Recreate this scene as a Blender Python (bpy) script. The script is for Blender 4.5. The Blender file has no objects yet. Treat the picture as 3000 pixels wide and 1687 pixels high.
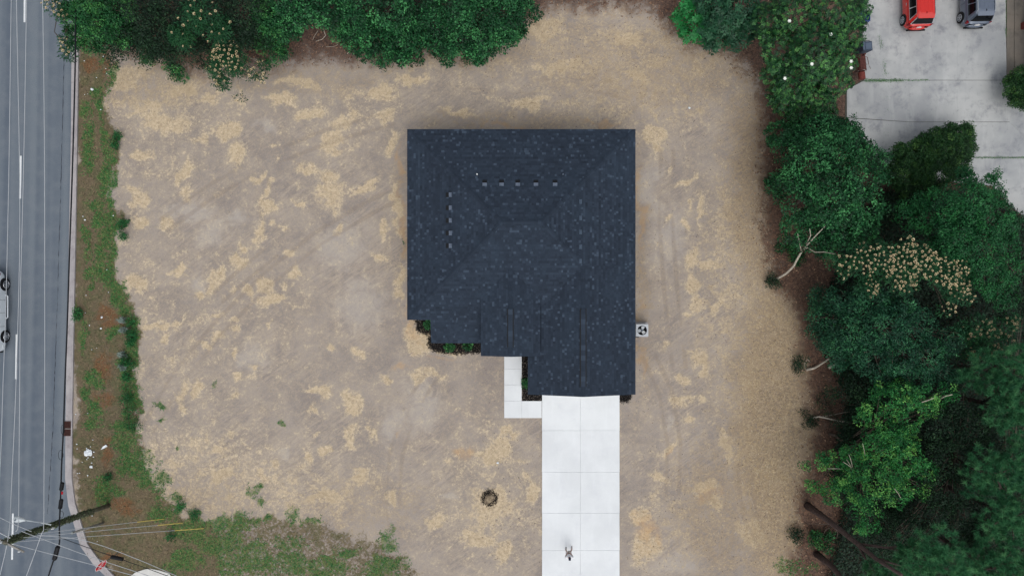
import bpy, bmesh, math, random
import numpy as np
from mathutils import Vector, Matrix

random.seed(7)
RNG = np.random.default_rng(7)
SC = bpy.context.scene
COL = SC.collection

# ------------------------------------------------------------------ camera
CAM_H, FPX = 45.45, 2000.0            # flying height in m, focal length in px of the 3000 px photo
CX, CY = 1500.0, 843.5
cam_d = bpy.data.cameras.new('camera')
cam_d.sensor_width = 36.0
cam_d.lens = 36.0 * FPX / 3000.0
cam_d.clip_end = 2000.0
cam = bpy.data.objects.new('camera', cam_d)
cam.location = (0, 0, CAM_H)
COL.objects.link(cam)
SC.camera = cam

# ------------------------------------------------------------------ light: overcast
SUN_EL, SUN_AZ = math.radians(60), math.radians(172)   # azimuth clockwise from +Y (top of picture)
w = bpy.data.worlds.new('World'); SC.world = w; w.use_nodes = True
nt = w.node_tree; nt.nodes.clear()
sky = nt.nodes.new('ShaderNodeTexSky'); sky.sky_type = 'NISHITA'; sky.sun_disc = False
sky.sun_elevation = SUN_EL; sky.sun_rotation = SUN_AZ
sky.air_density = 1.0; sky.dust_density = 4.0; sky.ozone_density = 1.0
hsv = nt.nodes.new('ShaderNodeHueSaturation'); hsv.inputs['Saturation'].default_value = 0.30
bg = nt.nodes.new('ShaderNodeBackground'); bg.inputs['Strength'].default_value = 0.15; bg.name = 'sky_background'
wo = nt.nodes.new('ShaderNodeOutputWorld')
nt.links.new(sky.outputs[0], hsv.inputs['Color']); nt.links.new(hsv.outputs[0], bg.inputs['Color'])
nt.links.new(bg.outputs[0], wo.inputs['Surface'])
sd = bpy.data.lights.new('sun', 'SUN'); sd.energy = 0.55; sd.angle = math.radians(80); sd.color = (1.0, 0.97, 0.93)
sun = bpy.data.objects.new('sun', sd)
sun_dir = Vector((math.sin(SUN_AZ) * math.cos(SUN_EL), math.cos(SUN_AZ) * math.cos(SUN_EL), math.sin(SUN_EL)))
sun.rotation_euler = sun_dir.to_track_quat('Z', 'Y').to_euler(); sun.location = (0, -30, 60)
COL.objects.link(sun)
SC.view_settings.view_transform = 'Standard'; SC.view_settings.look = 'None'
SC.view_settings.gamma = 1.0; SC.view_settings.exposure = 0.08
SC.view_settings.use_curve_mapping = False
SC.cycles.max_bounces = 6

# ------------------------------------------------------------------ helpers
def P(px, py, z=0.0):
    """world point at height z that the photograph shows at pixel (px, py)"""
    k = (CAM_H - z) / FPX
    return Vector(((px - CX) * k, (CY - py) * k, z))
K0 = CAM_H / FPX
WORG = {}

def link(o, parent=None, loc=(0, 0, 0)):
    COL.objects.link(o)
    loc = Vector(loc)
    if parent is not None:
        o.parent = parent
        o.location = loc - WORG.get(parent.name, Vector((0, 0, 0)))
    else:
        o.location = loc
    WORG[o.name] = loc
    return o

def tag(o, label=None, cat=None, group=None, kind=None):
    if label: o['label'] = label
    if cat: o['category'] = cat
    if group: o['group'] = group
    if kind: o['kind'] = kind
    return o

def thing(name, label, cat, base, group=None, rotz=0.0):
    o = bpy.data.objects.new(name, None); o.empty_display_size = 0.2
    link(o, None, base); o.rotation_euler = (0, 0, rotz)
    return tag(o, label, cat, group)

def mesh_np(name, V, F, mat, attrs=None, smooth=False):
    """V (n,3), F list of tuples or int array (m,k)"""
    me = bpy.data.meshes.new(name)
    V = np.asarray(V, dtype=np.float32)
    if isinstance(F, np.ndarray):
        m, k = F.shape
        me.vertices.add(len(V)); me.vertices.foreach_set('co', V.ravel())
        me.loops.add(m * k); me.loops.foreach_set('vertex_index', F.astype(np.int32).ravel())
        me.polygons.add(m)
        me.polygons.foreach_set('loop_start', np.arange(0, m * k, k, dtype=np.int32))
        me.polygons.foreach_set('loop_total', np.full(m, k, dtype=np.int32))
    else:
        me.from_pydata([tuple(v) for v in V.tolist()], [], F)
    if attrs:
        for an, (dom, vals) in attrs.items():
            a = me.attributes.new(an, 'FLOAT', dom)
            a.data.foreach_set('value', np.asarray(vals, dtype=np.float32))
    for mm in (mat if isinstance(mat, (list, tuple)) else [mat]):
        me.materials.append(mm)
    if smooth:
        me.polygons.foreach_set('use_smooth', np.ones(len(me.polygons), dtype=bool))
    me.update(calc_edges=True); me.validate()
    return me

def mk(name, V, F, mat, parent=None, org=None, attrs=None, smooth=False, local=False, **kw):
    """object from world coordinate geometry; origin at the base of its box"""
    V = np.asarray(V, dtype=np.float64).reshape(-1, 3)
    if local:
        o = bpy.data.objects.new(name, mesh_np(name, V, F, mat, attrs, smooth))
        COL.objects.link(o); o.parent = parent
        WORG[o.name] = Vector((0, 0, 0))
        return tag(o, **kw)
    if org is None:
        lo, hi = V.min(0), V.max(0); org = ((lo[0] + hi[0]) / 2, (lo[1] + hi[1]) / 2, lo[2])
    V = V - np.array(org)
    o = bpy.data.objects.new(name, mesh_np(name, V, F, mat, attrs, smooth))
    link(o, parent, org)
    return tag(o, **kw)

class MB:
    def __init__(s): s.v = []; s.f = []
    def add(s, V, F):
        n = len(s.v); s.v += [tuple(p) for p in V]; s.f += [tuple(i + n for i in f) for f in F]; return s
    def box(s, c, size, R=None, taper=(1, 1)):
        hx, hy, hz = [q / 2 for q in size]; V = []
        for z, t in ((-hz, (1, 1)), (hz, taper)):
            for x, y in ((-hx, -hy), (hx, -hy), (hx, hy), (-hx, hy)):
                p = Vector((x * t[0], y * t[1], z))
                if R is not None: p = R @ p
                V.append(p + Vector(c))
        return s.add(V, [(3, 2, 1, 0), (4, 5, 6, 7), (0, 1, 5, 4), (1, 2, 6, 5), (2, 3, 7, 6), (3, 0, 4, 7)])
    def prism(s, poly, z0, z1):
        n = len(poly); V = [(p[0], p[1], z0) for p in poly] + [(p[0], p[1], z1) for p in poly]
        F = [tuple(range(n - 1, -1, -1)), tuple(range(n, 2 * n))] + [(i, (i + 1) % n, n + (i + 1) % n, n + i) for i in range(n)]
        return s.add(V, F)
    def tube(s, pts, radii, n=6, cap=True):
        pts = [Vector(p) for p in pts]
        if not isinstance(radii, (list, tuple)): radii = [radii] * len(pts)
        V = []; a = None
        for i, p in enumerate(pts):
            d = (pts[min(i + 1, len(pts) - 1)] - pts[max(i - 1, 0)]).normalized()
            if a is None:
                a = d.orthogonal().normalized()
            else:
                a = (a - d * a.dot(d)).normalized()
            b = d.cross(a)
            for k in range(n):
                t = 2 * math.pi * k / n
                V.append(p + (a * math.cos(t) + b * math.sin(t)) * radii[i])
        F = []
        for i in range(len(pts) - 1):
            for k in range(n):
                F.append((i * n + k, i * n + (k + 1) % n, (i + 1) * n + (k + 1) % n, (i + 1) * n + k))
        if cap:
            F.append(tuple(range(n - 1, -1, -1))); F.append(tuple((len(pts) - 1) * n + k for k in range(n)))
        return s.add(V, F)
    def disc_cyl(s, c, axis, r, h, n=20, r2=None):
        c = Vector(c); ax = Vector(axis).normalized()
        return s.tube([c - ax * h / 2, c + ax * h / 2], [r, r2 if r2 is not None else r], n)
    def obj(s, name, mat, parent=None, **kw):
        return mk(name, s.v, s.f, mat, parent, **kw)

# ------------------------------------------------------------------ materials
def srgb(r, g, b):
    f = lambda c: (c / 255 / 12.92) if c / 255 <= 0.04045 else ((c / 255 + 0.055) / 1.055) ** 2.4
    return (f(r), f(g), f(b), 1.0)
class N:
    def __init__(s, name):
        s.m = bpy.data.materials.new(name); s.m.use_nodes = True; s.t = s.m.node_tree
        s.b = s.t.nodes['Principled BSDF']; s.out = s.t.nodes['Material Output']
        s.b.inputs['Specular IOR Level'].default_value = 0.25
    def new(s, t, **kw):
        n = s.t.nodes.new(t)
        for k, v in kw.items(): setattr(n, k, v)
        return n
    def put(s, inp, v):
        if hasattr(v, 'is_output'): s.t.links.new(v, inp)
        else: inp.default_value = v
    def coord(s):
        if not hasattr(s, '_c'):
            s._g = s.new('ShaderNodeNewGeometry'); s._c = s._g.outputs['Position']
        return s._c
    def ocoord(s):
        return s.new('ShaderNodeTexCoord').outputs['Object']
    def mapping(s, vec, scale=(1, 1, 1), rot=(0, 0, 0)):
        n = s.new('ShaderNodeMapping'); s.put(n.inputs['Vector'], vec); n.inputs['Rotation'].default_value = rot
        m = s.new('ShaderNodeMapping'); s.put(m.inputs['Vector'], n.outputs[0]); m.inputs['Scale'].default_value = scale
        return m.outputs[0]
    def noise(s, scale, detail=4, rough=0.55, vec=None, dist=0.0):
        n = s.new('ShaderNodeTexNoise'); s.put(n.inputs['Vector'], vec if vec is not None else s.coord())
        n.inputs['Scale'].default_value = scale; n.inputs['Detail'].default_value = detail
        n.inputs['Roughness'].default_value = rough; n.inputs['Distortion'].default_value = dist
        return n.outputs['Fac']
    def math(s, op, a, b=0.0, c=0.0, clamp=False):
        n = s.new('ShaderNodeMath', operation=op, use_clamp=clamp)
        s.put(n.inputs[0], a); s.put(n.inputs[1], b); s.put(n.inputs[2], c)
        return n.outputs[0]
    def smooth(s, v, lo, hi):
        n = s.new('ShaderNodeMapRange', interpolation_type='SMOOTHSTEP')
        s.put(n.inputs['Value'], v); s.put(n.inputs['From Min'], lo); s.put(n.inputs['From Max'], hi)
        return n.outputs[0]
    def mix(s, f, a, b, blend='MIX'):
        n = s.new('ShaderNodeMix', data_type='RGBA', blend_type=blend)
        s.put(n.inputs[0], f); s.put(n.inputs[6], a); s.put(n.inputs[7], b)
        return n.outputs[2]
    def attr(s, name):
        n = s.new('ShaderNodeAttribute'); n.attribute_name = name; return n.outputs['Fac']
    def ramp(s, f, stops):
        n = s.new('ShaderNodeValToRGB'); s.put(n.inputs[0], f); cr = n.color_ramp
        while len(cr.elements) < len(stops): cr.elements.new(0.5)
        for e, (p, c) in zip(cr.elements, stops): e.position = p; e.color = c
        return n.outputs[0]
    def bump(s, h, strength=0.4, dist=0.02):
        n = s.new('ShaderNodeBump'); s.put(n.inputs['Height'], h)
        n.inputs['Strength'].default_value = strength; n.inputs['Distance'].default_value = dist
        s.t.links.new(n.outputs[0], s.b.inputs['Normal'])
    def base(s, c, rough=0.8, metal=0.0):
        s.put(s.b.inputs['Base Color'], c); s.put(s.b.inputs['Roughness'], rough); s.b.inputs['Metallic'].default_value = metal
        return s.m

def simple(name, c, rough=0.7, metal=0.0, var=0.12, scale=6.0, coat=0.0):
    n = N(name)
    f = n.noise(scale, 5)
    d = tuple(x * (1 - var) for x in c[:3]) + (1,); l = tuple(min(1, x * (1 + var)) for x in c[:3]) + (1,)
    n.base(n.mix(n.smooth(f, 0.3, 0.7), d, l), rough, metal)
    if coat: n.b.inputs['Coat Weight'].default_value = coat; n.b.inputs['Coat Roughness'].default_value = 0.06
    return n.m

def foliage_mat(name, c0, c1, c2, rough=0.5, trans=0.22):
    n = N(name)
    col = n.ramp(n.attr('tint'), [(0.0, c0), (0.5, c1), (1.0, c2)])
    hs = n.new('ShaderNodeHueSaturation'); n.put(hs.inputs['Color'], col); hs.inputs['Saturation'].default_value = 0.94; col = hs.outputs[0]
    n.base(col, rough)
    n.b.inputs['Specular IOR Level'].default_value = 0.28
    tr = n.new('ShaderNodeBsdfTranslucent'); n.put(tr.inputs[0], col)
    mx = n.new('ShaderNodeMixShader'); mx.inputs[0].default_value = trans
    n.t.links.new(n.b.outputs[0], mx.inputs[1]); n.t.links.new(tr.outputs[0], mx.inputs[2])
    n.t.links.new(mx.outputs[0], n.out.inputs['Surface'])
    return n.m

def ground_material():
    n = N('ground_soil')
    A = {k: n.attr(k) for k in ('straw', 'green', 'litter', 'red', 'dust', 'orange', 'verge', 'warm', 'track')}
    pos = n.coord()
    add = lambda a, b, k: n.math('ADD', a, n.math('MULTIPLY', n.math('SUBTRACT', b, 0.5), k))
    mul = lambda a, k: n.math('MULTIPLY', a, k)
    big = n.noise(0.35, 6, 0.6); mid = n.noise(1.5, 6, 0.62, dist=0.8); fine = n.noise(5.6, 5, 0.7, dist=0.6); grain = n.noise(13.0, 3, 0.75)
    streak = n.noise(2.4, 6, 0.65, vec=n.mapping(pos, (0.35, 2.6, 1), (0, 0, math.radians(-36))), dist=0.9)
    where = n.smooth(n.noise(0.22, 3, 0.5, dist=0.5), 0.45, 0.62)
    fib1 = n.noise(8.0, 4, 0.7, vec=n.mapping(pos, (3.0, 0.6, 1), (0, 0, math.radians(25))), dist=0.6)
    fib2 = n.noise(8.0, 4, 0.7, vec=n.mapping(pos, (0.6, 3.0, 1), (0, 0, math.radians(-15))), dist=0.6)
    fib = n.math('MAXIMUM', fib1, fib2)
    soil = n.mix(n.smooth(big, 0.35, 0.65), srgb(137, 129, 124), srgb(155, 146, 138))
    soil = n.mix(mul(n.math('MULTIPLY', n.smooth(streak, 0.42, 0.66), n.math('ADD', where, 0.25)), 0.55), soil, srgb(173, 161, 148))
    soil = n.mix(mul(n.math('MULTIPLY', n.smooth(streak, 0.5, 0.3), where), 0.35), soil, srgb(132, 123, 120))
    soil = n.mix(mul(n.smooth(fine, 0.5, 0.7), 0.6), soil, srgb(124, 114, 108))
    soil = n.mix(mul(n.smooth(grain, 0.52, 0.72), 0.55), soil, srgb(182, 172, 160))
    dust = n.smooth(add(A['dust'], mid, 1.2), 0.35, 1.0)
    soil = n.mix(mul(dust, 0.7), soil, srgb(171, 164, 157))
    # dry straw patches with ragged, hairy edges
    e = add(add(add(A['straw'], mid, 1.5), fine, 1.6), fib, 1.2)
    sf = n.math('ADD', mul(n.smooth(e, 0.44, 0.84), 0.46), mul(n.smooth(e, -0.15, 0.95), 0.46))
    straw = n.mix(n.smooth(fine, 0.35, 0.65), srgb(184, 165, 136), srgb(212, 195, 166))
    straw = n.mix(mul(n.smooth(grain, 0.5, 0.68), 0.45), straw, srgb(152, 133, 106))
    straw = n.mix(mul(n.smooth(fib, 0.58, 0.7), 0.5), straw, srgb(222, 207, 180))
    col = n.mix(sf, soil, straw)
    og = n.smooth(add(A['orange'], mid, 1.2), 0.3, 1.1)
    col = n.mix(mul(og, 0.6), col, srgb(190, 152, 106))
    # loose strands everywhere
    col = n.mix(mul(n.smooth(fib, 0.63, 0.72), 0.5), col, srgb(200, 187, 164))
    wm = n.smooth(add(add(A['warm'], mid, 1.0), fine, 0.9), 0.2, 1.0)
    wcol = n.mix(n.smooth(fine, 0.38, 0.62), srgb(116, 98, 74), srgb(156, 134, 99))
    wcol = n.mix(mul(n.smooth(grain, 0.5, 0.66), 0.3), wcol, srgb(92, 77, 60))
    wcol = n.mix(mul(n.smooth(mid, 0.42, 0.62), 0.7), wcol, srgb(138, 122, 104))
    wcol = n.mix(mul(n.smooth(fib, 0.56, 0.68), 0.5), wcol, srgb(184, 164, 126))
    col = n.mix(mul(wm, 0.72), col, wcol)
    tk = n.smooth(add(add(A['track'], mid, 1.2), fine, 0.8), 0.35, 0.9)
    col = n.mix(mul(tk, 0.28), col, srgb(128, 115, 104))
    # verge: thin brown-olive sod
    vg = n.smooth(add(add(A['verge'], fine, 1.6), mid, 0.8), 0.3, 0.75)
    sod = n.mix(n.smooth(mid, 0.42, 0.6), srgb(98, 86, 66), srgb(80, 82, 54))
    sod = n.mix(mul(n.smooth(fine, 0.48, 0.66), 0.55), sod, srgb(130, 116, 90))
    sod = n.mix(mul(n.smooth(grain, 0.5, 0.66), 0.6), sod, srgb(64, 60, 40))
    col = n.mix(mul(vg, 0.9), col, sod)
    rd = n.smooth(add(add(A['red'], mid, 1.6), fine, 1.2), 0.45, 1.15)
    col = n.mix(mul(rd, 0.75), col, n.mix(n.smooth(grain, 0.4, 0.6), srgb(98, 64, 45), srgb(134, 92, 64)))
    gr = n.smooth(add(add(A['green'], mid, 1.6), fine, 1.6), 0.35, 0.95)
    gcol = n.mix(n.smooth(fine, 0.38, 0.62), srgb(50, 90, 44), srgb(100, 116, 66))
    gcol = n.mix(mul(n.smooth(grain, 0.5, 0.66), 0.5), gcol, srgb(30, 62, 32))
    col = n.mix(mul(gr, 0.72), col, gcol)
    # leaf litter under the trees
    lt = n.smooth(add(add(A['litter'], mid, 1.1), fine, 0.9), 0.25, 0.85)
    lcol = n.mix(n.smooth(fine, 0.38, 0.64), srgb(58, 44, 41), srgb(104, 80, 68))
    lcol = n.mix(mul(n.smooth(grain, 0.56, 0.68), 0.7), lcol, srgb(156, 126, 100))
    lcol = n.mix(mul(n.smooth(mid, 0.55, 0.7), 0.4), lcol, srgb(112, 94, 86))
    col = n.mix(mul(lt, 0.92), col, lcol)
    # crumbs and pebbles
    sp = n.smooth(n.noise(9.0, 1, 0.5), 0.74, 0.78)
    col = n.mix(mul(sp, 0.6), col, srgb(88, 72, 58))
    n.base(col, 0.95)
    n.b.inputs['Specular IOR Level'].default_value = 0.1
    h = n.math('ADD', mul(fine, 0.6), mul(grain, 0.4))
    n.bump(h, 0.6, 0.06)
    return n.m

def asphalt_mat():
    n = N('asphalt')
    pos = n.coord()
    fine = n.noise(22, 4, 0.7); mid = n.noise(1.2, 5)
    lane = n.noise(0.55, 2, 0.5, vec=n.mapping(pos, (1.6, 0.02, 1), (0, 0, math.radians(0.9))))
    c = n.mix(n.smooth(lane, 0.35, 0.65), srgb(88, 98, 110), srgb(112, 121, 129))
    c = n.mix(n.math('MULTIPLY', n.smooth(mid, 0.4, 0.7), 0.35), c, srgb(122, 128, 134))
    c = n.mix(n.math('MULTIPLY', n.smooth(fine, 0.45, 0.7), 0.5), c, srgb(72, 81, 92))
    n.base(c, 0.85); n.bump(fine, 0.3, 0.01)
    return n.m

def concrete_mat(name, a, b, stain=None, stain_f=0.5, s=0.5):
    n = N(name)
    big = n.noise(s, 7, 0.6); mid = n.noise(3.0, 6, 0.7); fine = n.noise(30, 3, 0.6)
    c = n.mix(n.smooth(big, 0.35, 0.65), a, b)
    if stain:
        c = n.mix(n.math('MULTIPLY', n.smooth(n.noise(s * 2.6, 8, 0.72, dist=0.1), 0.48, 0.72), stain_f), c, stain)
        c = n.mix(n.math('MULTIPLY', n.smooth(n.noise(s * 2.0, 6, 0.6, vec=n.mapping(n.coord(), (3.0, 0.5, 1))), 0.5, 0.75), stain_f * 0.5), c, tuple(min(1, x * 1.18) for x in b[:3]) + (1,))
        c = n.mix(n.math('MULTIPLY', n.smooth(mid, 0.55, 0.75), stain_f * 0.6), c, stain)
    c = n.mix(n.math('MULTIPLY', n.smooth(fine, 0.5, 0.8), 0.18), c, tuple(x * 0.8 for x in a[:3]) + (1,))
    n.base(c, 0.85); n.bump(fine, 0.12, 0.01)
    return n.m

def shingle_mat():
    n = N('roof_shingle')
    t = n.attr('tint')
    c = n.ramp(t, [(0.0, srgb(25, 33, 44)), (0.35, srgb(36, 46, 59)), (0.62, srgb(46, 57, 71)), (1.0, srgb(66, 79, 95))])
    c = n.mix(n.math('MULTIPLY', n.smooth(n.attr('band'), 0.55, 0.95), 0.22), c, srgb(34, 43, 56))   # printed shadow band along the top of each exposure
    gr = n.noise(60, 2, 0.6); bl = n.noise(0.5, 4)
    c = n.mix(n.math('MULTIPLY', n.smooth(gr, 0.4, 0.7), 0.25), c, srgb(40, 47, 58))
    c = n.mix(n.math('MULTIPLY', n.smooth(bl, 0.4, 0.7), 0.18), c, srgb(52, 68, 84))
    n.base(c, 0.88); n.bump(gr, 0.3, 0.004)
    return n.m

M = {}
M['ground'] = ground_material()
M['asphalt'] = asphalt_mat()
M['gutter'] = concrete_mat('gutter_concrete', srgb(156, 152, 154), srgb(172, 168, 168), srgb(112, 104, 104), 0.5, 0.8)
M['drive'] = concrete_mat('new_concrete', srgb(215, 219, 221), srgb(225, 229, 231), srgb(204, 208, 214), 0.35, 0.3)
M['yard'] = concrete_mat('old_concrete', srgb(155, 158, 160), srgb(180, 182, 181), srgb(120, 123, 130), 0.8, 0.28)
M['walk2'] = concrete_mat('mossy_concrete', srgb(112, 107, 100), srgb(128, 120, 110), srgb(88, 84, 78), 0.6, 0.6)
M['ramp'] = concrete_mat('ramp_concrete', srgb(196, 196, 192), srgb(212, 212, 208), srgb(170, 168, 162), 0.4, 0.9)
M['paint'] = simple('lane_paint', srgb(214, 218, 220), 0.7, var=0.08, scale=9)
M['crack'] = simple('tar_crack', srgb(52, 57, 66), 0.7)
M['shingle'] = shingle_mat()
M['underlay'] = simple('roof_underlay', srgb(30, 36, 45), 0.9)
M['blackplastic'] = simple('black_plastic', srgb(18, 20, 24), 0.6)
M['ventmetal'] = simple('vent_metal', srgb(86, 97, 113), 0.5, 0.0)
M['ventlight'] = simple('vent_metal_faded', srgb(62, 76, 92), 0.6)
M['trim'] = simple('white_trim', srgb(206, 208, 208), 0.6, var=0.05)
M['siding'] = simple('pale_siding', srgb(188, 190, 188), 0.7, var=0.06)
M['bluesiding'] = simple('pale_blue_siding', srgb(150, 166, 182), 0.6, var=0.06)
M['brick'] = simple('brick_red', srgb(112, 58, 52), 0.85, var=0.2, scale=14)
M['glass'] = simple('dark_glass', srgb(14, 16, 20), 0.08, var=0.05)
M['chrome'] = simple('chrome', srgb(196, 200, 205), 0.25, 0.6, var=0.04)
M['tyre'] = simple('tyre_rubber', srgb(26, 27, 29), 0.85)
M['rim'] = simple('alloy_rim', srgb(172, 176, 182), 0.3, 0.7, var=0.05)
M['lampred'] = simple('red_lens', srgb(120, 14, 26), 0.15)
M['red'] = simple('red_car_paint', srgb(196, 30, 20), 0.35, var=0.03, coat=1.0)
M['grey'] = simple('grey_car_paint', srgb(96, 106, 122), 0.3, 0.3, var=0.03, coat=1.0)
M['white'] = simple('white_car_paint', srgb(212, 219, 224), 0.3, var=0.02, coat=1.0)
M['mulch'] = foliage_mat('black_mulch', srgb(14, 12, 12), srgb(30, 26, 25), srgb(70, 58, 50), 0.9, 0.0)
M['straw'] = foliage_mat('straw_strands', srgb(150, 133, 110), srgb(192, 174, 146), srgb(216, 200, 172), 0.8, 0.05)
M['grass'] = foliage_mat('grass_blades', srgb(30, 92, 46), srgb(60, 128, 60), srgb(128, 152, 86), 0.7, 0.25)
M['drygrass'] = foliage_mat('dry_sod', srgb(66, 62, 42), srgb(104, 94, 66), srgb(150, 134, 100), 0.85, 0.05)
M['litterleaf'] = foliage_mat('fallen_leaves', srgb(64, 44, 38), srgb(118, 84, 64), srgb(186, 150, 118), 0.8, 0.05)
M['weed'] = foliage_mat('weed_leaf', srgb(16, 74, 40), srgb(28, 112, 56), srgb(72, 144, 74), 0.6, 0.25)
M['silverweed'] = foliage_mat('silver_weed', srgb(84, 104, 96), srgb(128, 146, 138), srgb(166, 178, 170), 0.8, 0.1)
M['vine'] = foliage_mat('vine_leaf', srgb(12, 48, 28), srgb(24, 92, 50), srgb(74, 158, 88), 0.5)
M['vine2'] = foliage_mat('bush_leaf', srgb(12, 54, 28), srgb(28, 98, 50), srgb(84, 156, 76), 0.5)
M['darkleaf'] = foliage_mat('dark_leaf', srgb(16, 34, 24), srgb(26, 58, 38), srgb(50, 88, 50), 0.6)
M['magnolia'] = foliage_mat('glossy_leaf', srgb(10, 44, 26), srgb(26, 84, 42), srgb(84, 146, 66), 0.4, 0.18)
M['fig'] = foliage_mat('broad_bright_leaf', srgb(12, 96, 46), srgb(20, 126, 56), srgb(40, 150, 74), 0.45)
M['figdark'] = foliage_mat('broad_dark_leaf', srgb(18, 62, 42), srgb(30, 82, 54), srgb(58, 112, 74), 0.45)
M['silk'] = foliage_mat('silk_tree_leaf', srgb(14, 58, 36), srgb(22, 82, 46), srgb(48, 104, 52), 0.6)
M['rightleaf'] = foliage_mat('round_tree_leaf', srgb(10, 56, 32), srgb(20, 92, 48), srgb(46, 130, 62), 0.5)
M['olive'] = foliage_mat('soft_leaf', srgb(14, 56, 40), srgb(28, 88, 60), srgb(72, 152, 92), 0.5)
M['bright'] = foliage_mat('fresh_leaf', srgb(18, 88, 44), srgb(46, 142, 66), srgb(126, 194, 88), 0.5, 0.32)
M['hedgeleaf'] = foliage_mat('hedge_leaf', srgb(18, 48, 24), srgb(34, 82, 38), srgb(80, 122, 52), 0.55)
M['pine'] = foliage_mat('pine_needles', srgb(32, 86, 58), srgb(60, 132, 84), srgb(112, 176, 116), 0.6, 0.4)
M['blossom'] = foliage_mat('cream_blossom', srgb(186, 152, 112), srgb(212, 190, 144), srgb(226, 210, 172), 0.8, 0.2)
M['blossomdim'] = foliage_mat('shaded_blossom', srgb(120, 104, 78), srgb(150, 136, 104), srgb(176, 164, 130), 0.8, 0.2)  # darker copy of the cream blossom, shade put into the colour
M['whiteflower'] = simple('white_petal', srgb(224, 228, 220), 0.6, var=0.05)
M['olivecore'] = simple('blossom_core', srgb(78, 70, 38), 0.8)
M['bark'] = simple('grey_bark', srgb(92, 82, 74), 0.9, var=0.35, scale=9)
M['palebark'] = simple('pale_bark', srgb(172, 164, 150), 0.85, var=0.25, scale=9)
M['pinebark'] = simple('pine_bark', srgb(76, 64, 62), 0.95, var=0.35, scale=7)
M['polewood'] = simple('pole_wood', srgb(98, 96, 84), 0.95, var=0.3)
M['greywood'] = simple('weathered_wood', srgb(140, 138, 134), 0.9, var=0.25)
M['wire'] = simple('pale_wire', srgb(176, 181, 186), 0.5, var=0.03)
M['cable'] = simple('black_cable', srgb(20, 24, 30), 0.6)
M['yellow'] = simple('yellow_plastic', srgb(196, 178, 98), 0.5, var=0.06)
M['lamp'] = simple('lamp_housing', srgb(188, 196, 200), 0.45, 0.2, var=0.05)
M['porcelain'] = simple('porcelain', srgb(200, 204, 206), 0.25, var=0.03)
M['signred'] = simple('sign_red', srgb(178, 24, 40), 0.45, var=0.04)
M['signwhite'] = simple('sign_white', srgb(222, 220, 218), 0.5, var=0.03)
M['steel'] = simple('galvanised_steel', srgb(120, 126, 124), 0.5, 0.4)
M['rust'] = simple('rusty_iron', srgb(70, 46, 42), 0.9, var=0.3, scale=18)
M['rustred'] = simple('rusty_red_steel', srgb(84, 50, 46), 0.85, var=0.3, scale=9)
M['bin'] = simple('bin_plastic', srgb(62, 72, 88), 0.5, var=0.08)
M['binlid'] = simple('bin_lid_plastic', srgb(86, 98, 116), 0.45, var=0.08)
M['blue'] = simple('blue_plastic', srgb(58, 78, 132), 0.5)
M['paper'] = simple('white_scrap', srgb(226, 232, 236), 0.7, var=0.03)
M['acmetal'] = simple('ac_cabinet', srgb(186, 192, 198), 0.45, var=0.04)
M['acdark'] = simple('ac_dark', srgb(20, 27, 33), 0.6)
M['acblade'] = simple('fan_blade', srgb(196, 202, 206), 0.4, 0.1, var=0.05)
M['skin'] = simple('skin', srgb(172, 146, 136), 0.6, var=0.06)
M['shirt'] = simple('white_cloth', srgb(226, 228, 232), 0.8, var=0.03)
M['shorts'] = simple('pale_grey_cloth', srgb(190, 188, 190), 0.85, var=0.05)
M['hair'] = simple('dark_navy_cap', srgb(28, 32, 52), 0.8)
M['shoe'] = simple('grey_shoe', srgb(150, 146, 144), 0.8)

# ------------------------------------------------------------------ masks for the ground
def ell(PX, PY, cx, cy, rx, ry, a=0.0, soft=0.5):
    t = math.radians(a); dx, dy = PX - cx, PY - cy
    u = dx * math.cos(t) + dy * math.sin(t); v = -dx * math.sin(t) + dy * math.cos(t)
    d = np.sqrt((u / rx) ** 2 + (v / ry) ** 2)
    return np.clip((1 + soft / 2 - d) / soft, 0, 1)

def poly_sd(PX, PY, poly):
    """signed distance in px, positive inside"""
    d2 = np.full(PX.shape, 1e18); inside = np.zeros(PX.shape, bool); n = len(poly)
    for i in range(n):
        x0, y0 = poly[i]; x1, y1 = poly[(i + 1) % n]
        ex, ey = x1 - x0, y1 - y0; L = ex * ex + ey * ey + 1e-9
        t = np.clip(((PX - x0) * ex + (PY - y0) * ey) / L, 0, 1)
        d2 = np.minimum(d2, (PX - x0 - t * ex) ** 2 + (PY - y0 - t * ey) ** 2)
        if y0 != y1:
            c = ((y0 > PY) != (y1 > PY)) & (PX < (x1 - x0) * (PY - y0) / (y1 - y0) + x0)
            inside ^= c
    return np.where(inside, 1, -1) * np.sqrt(d2)

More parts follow.
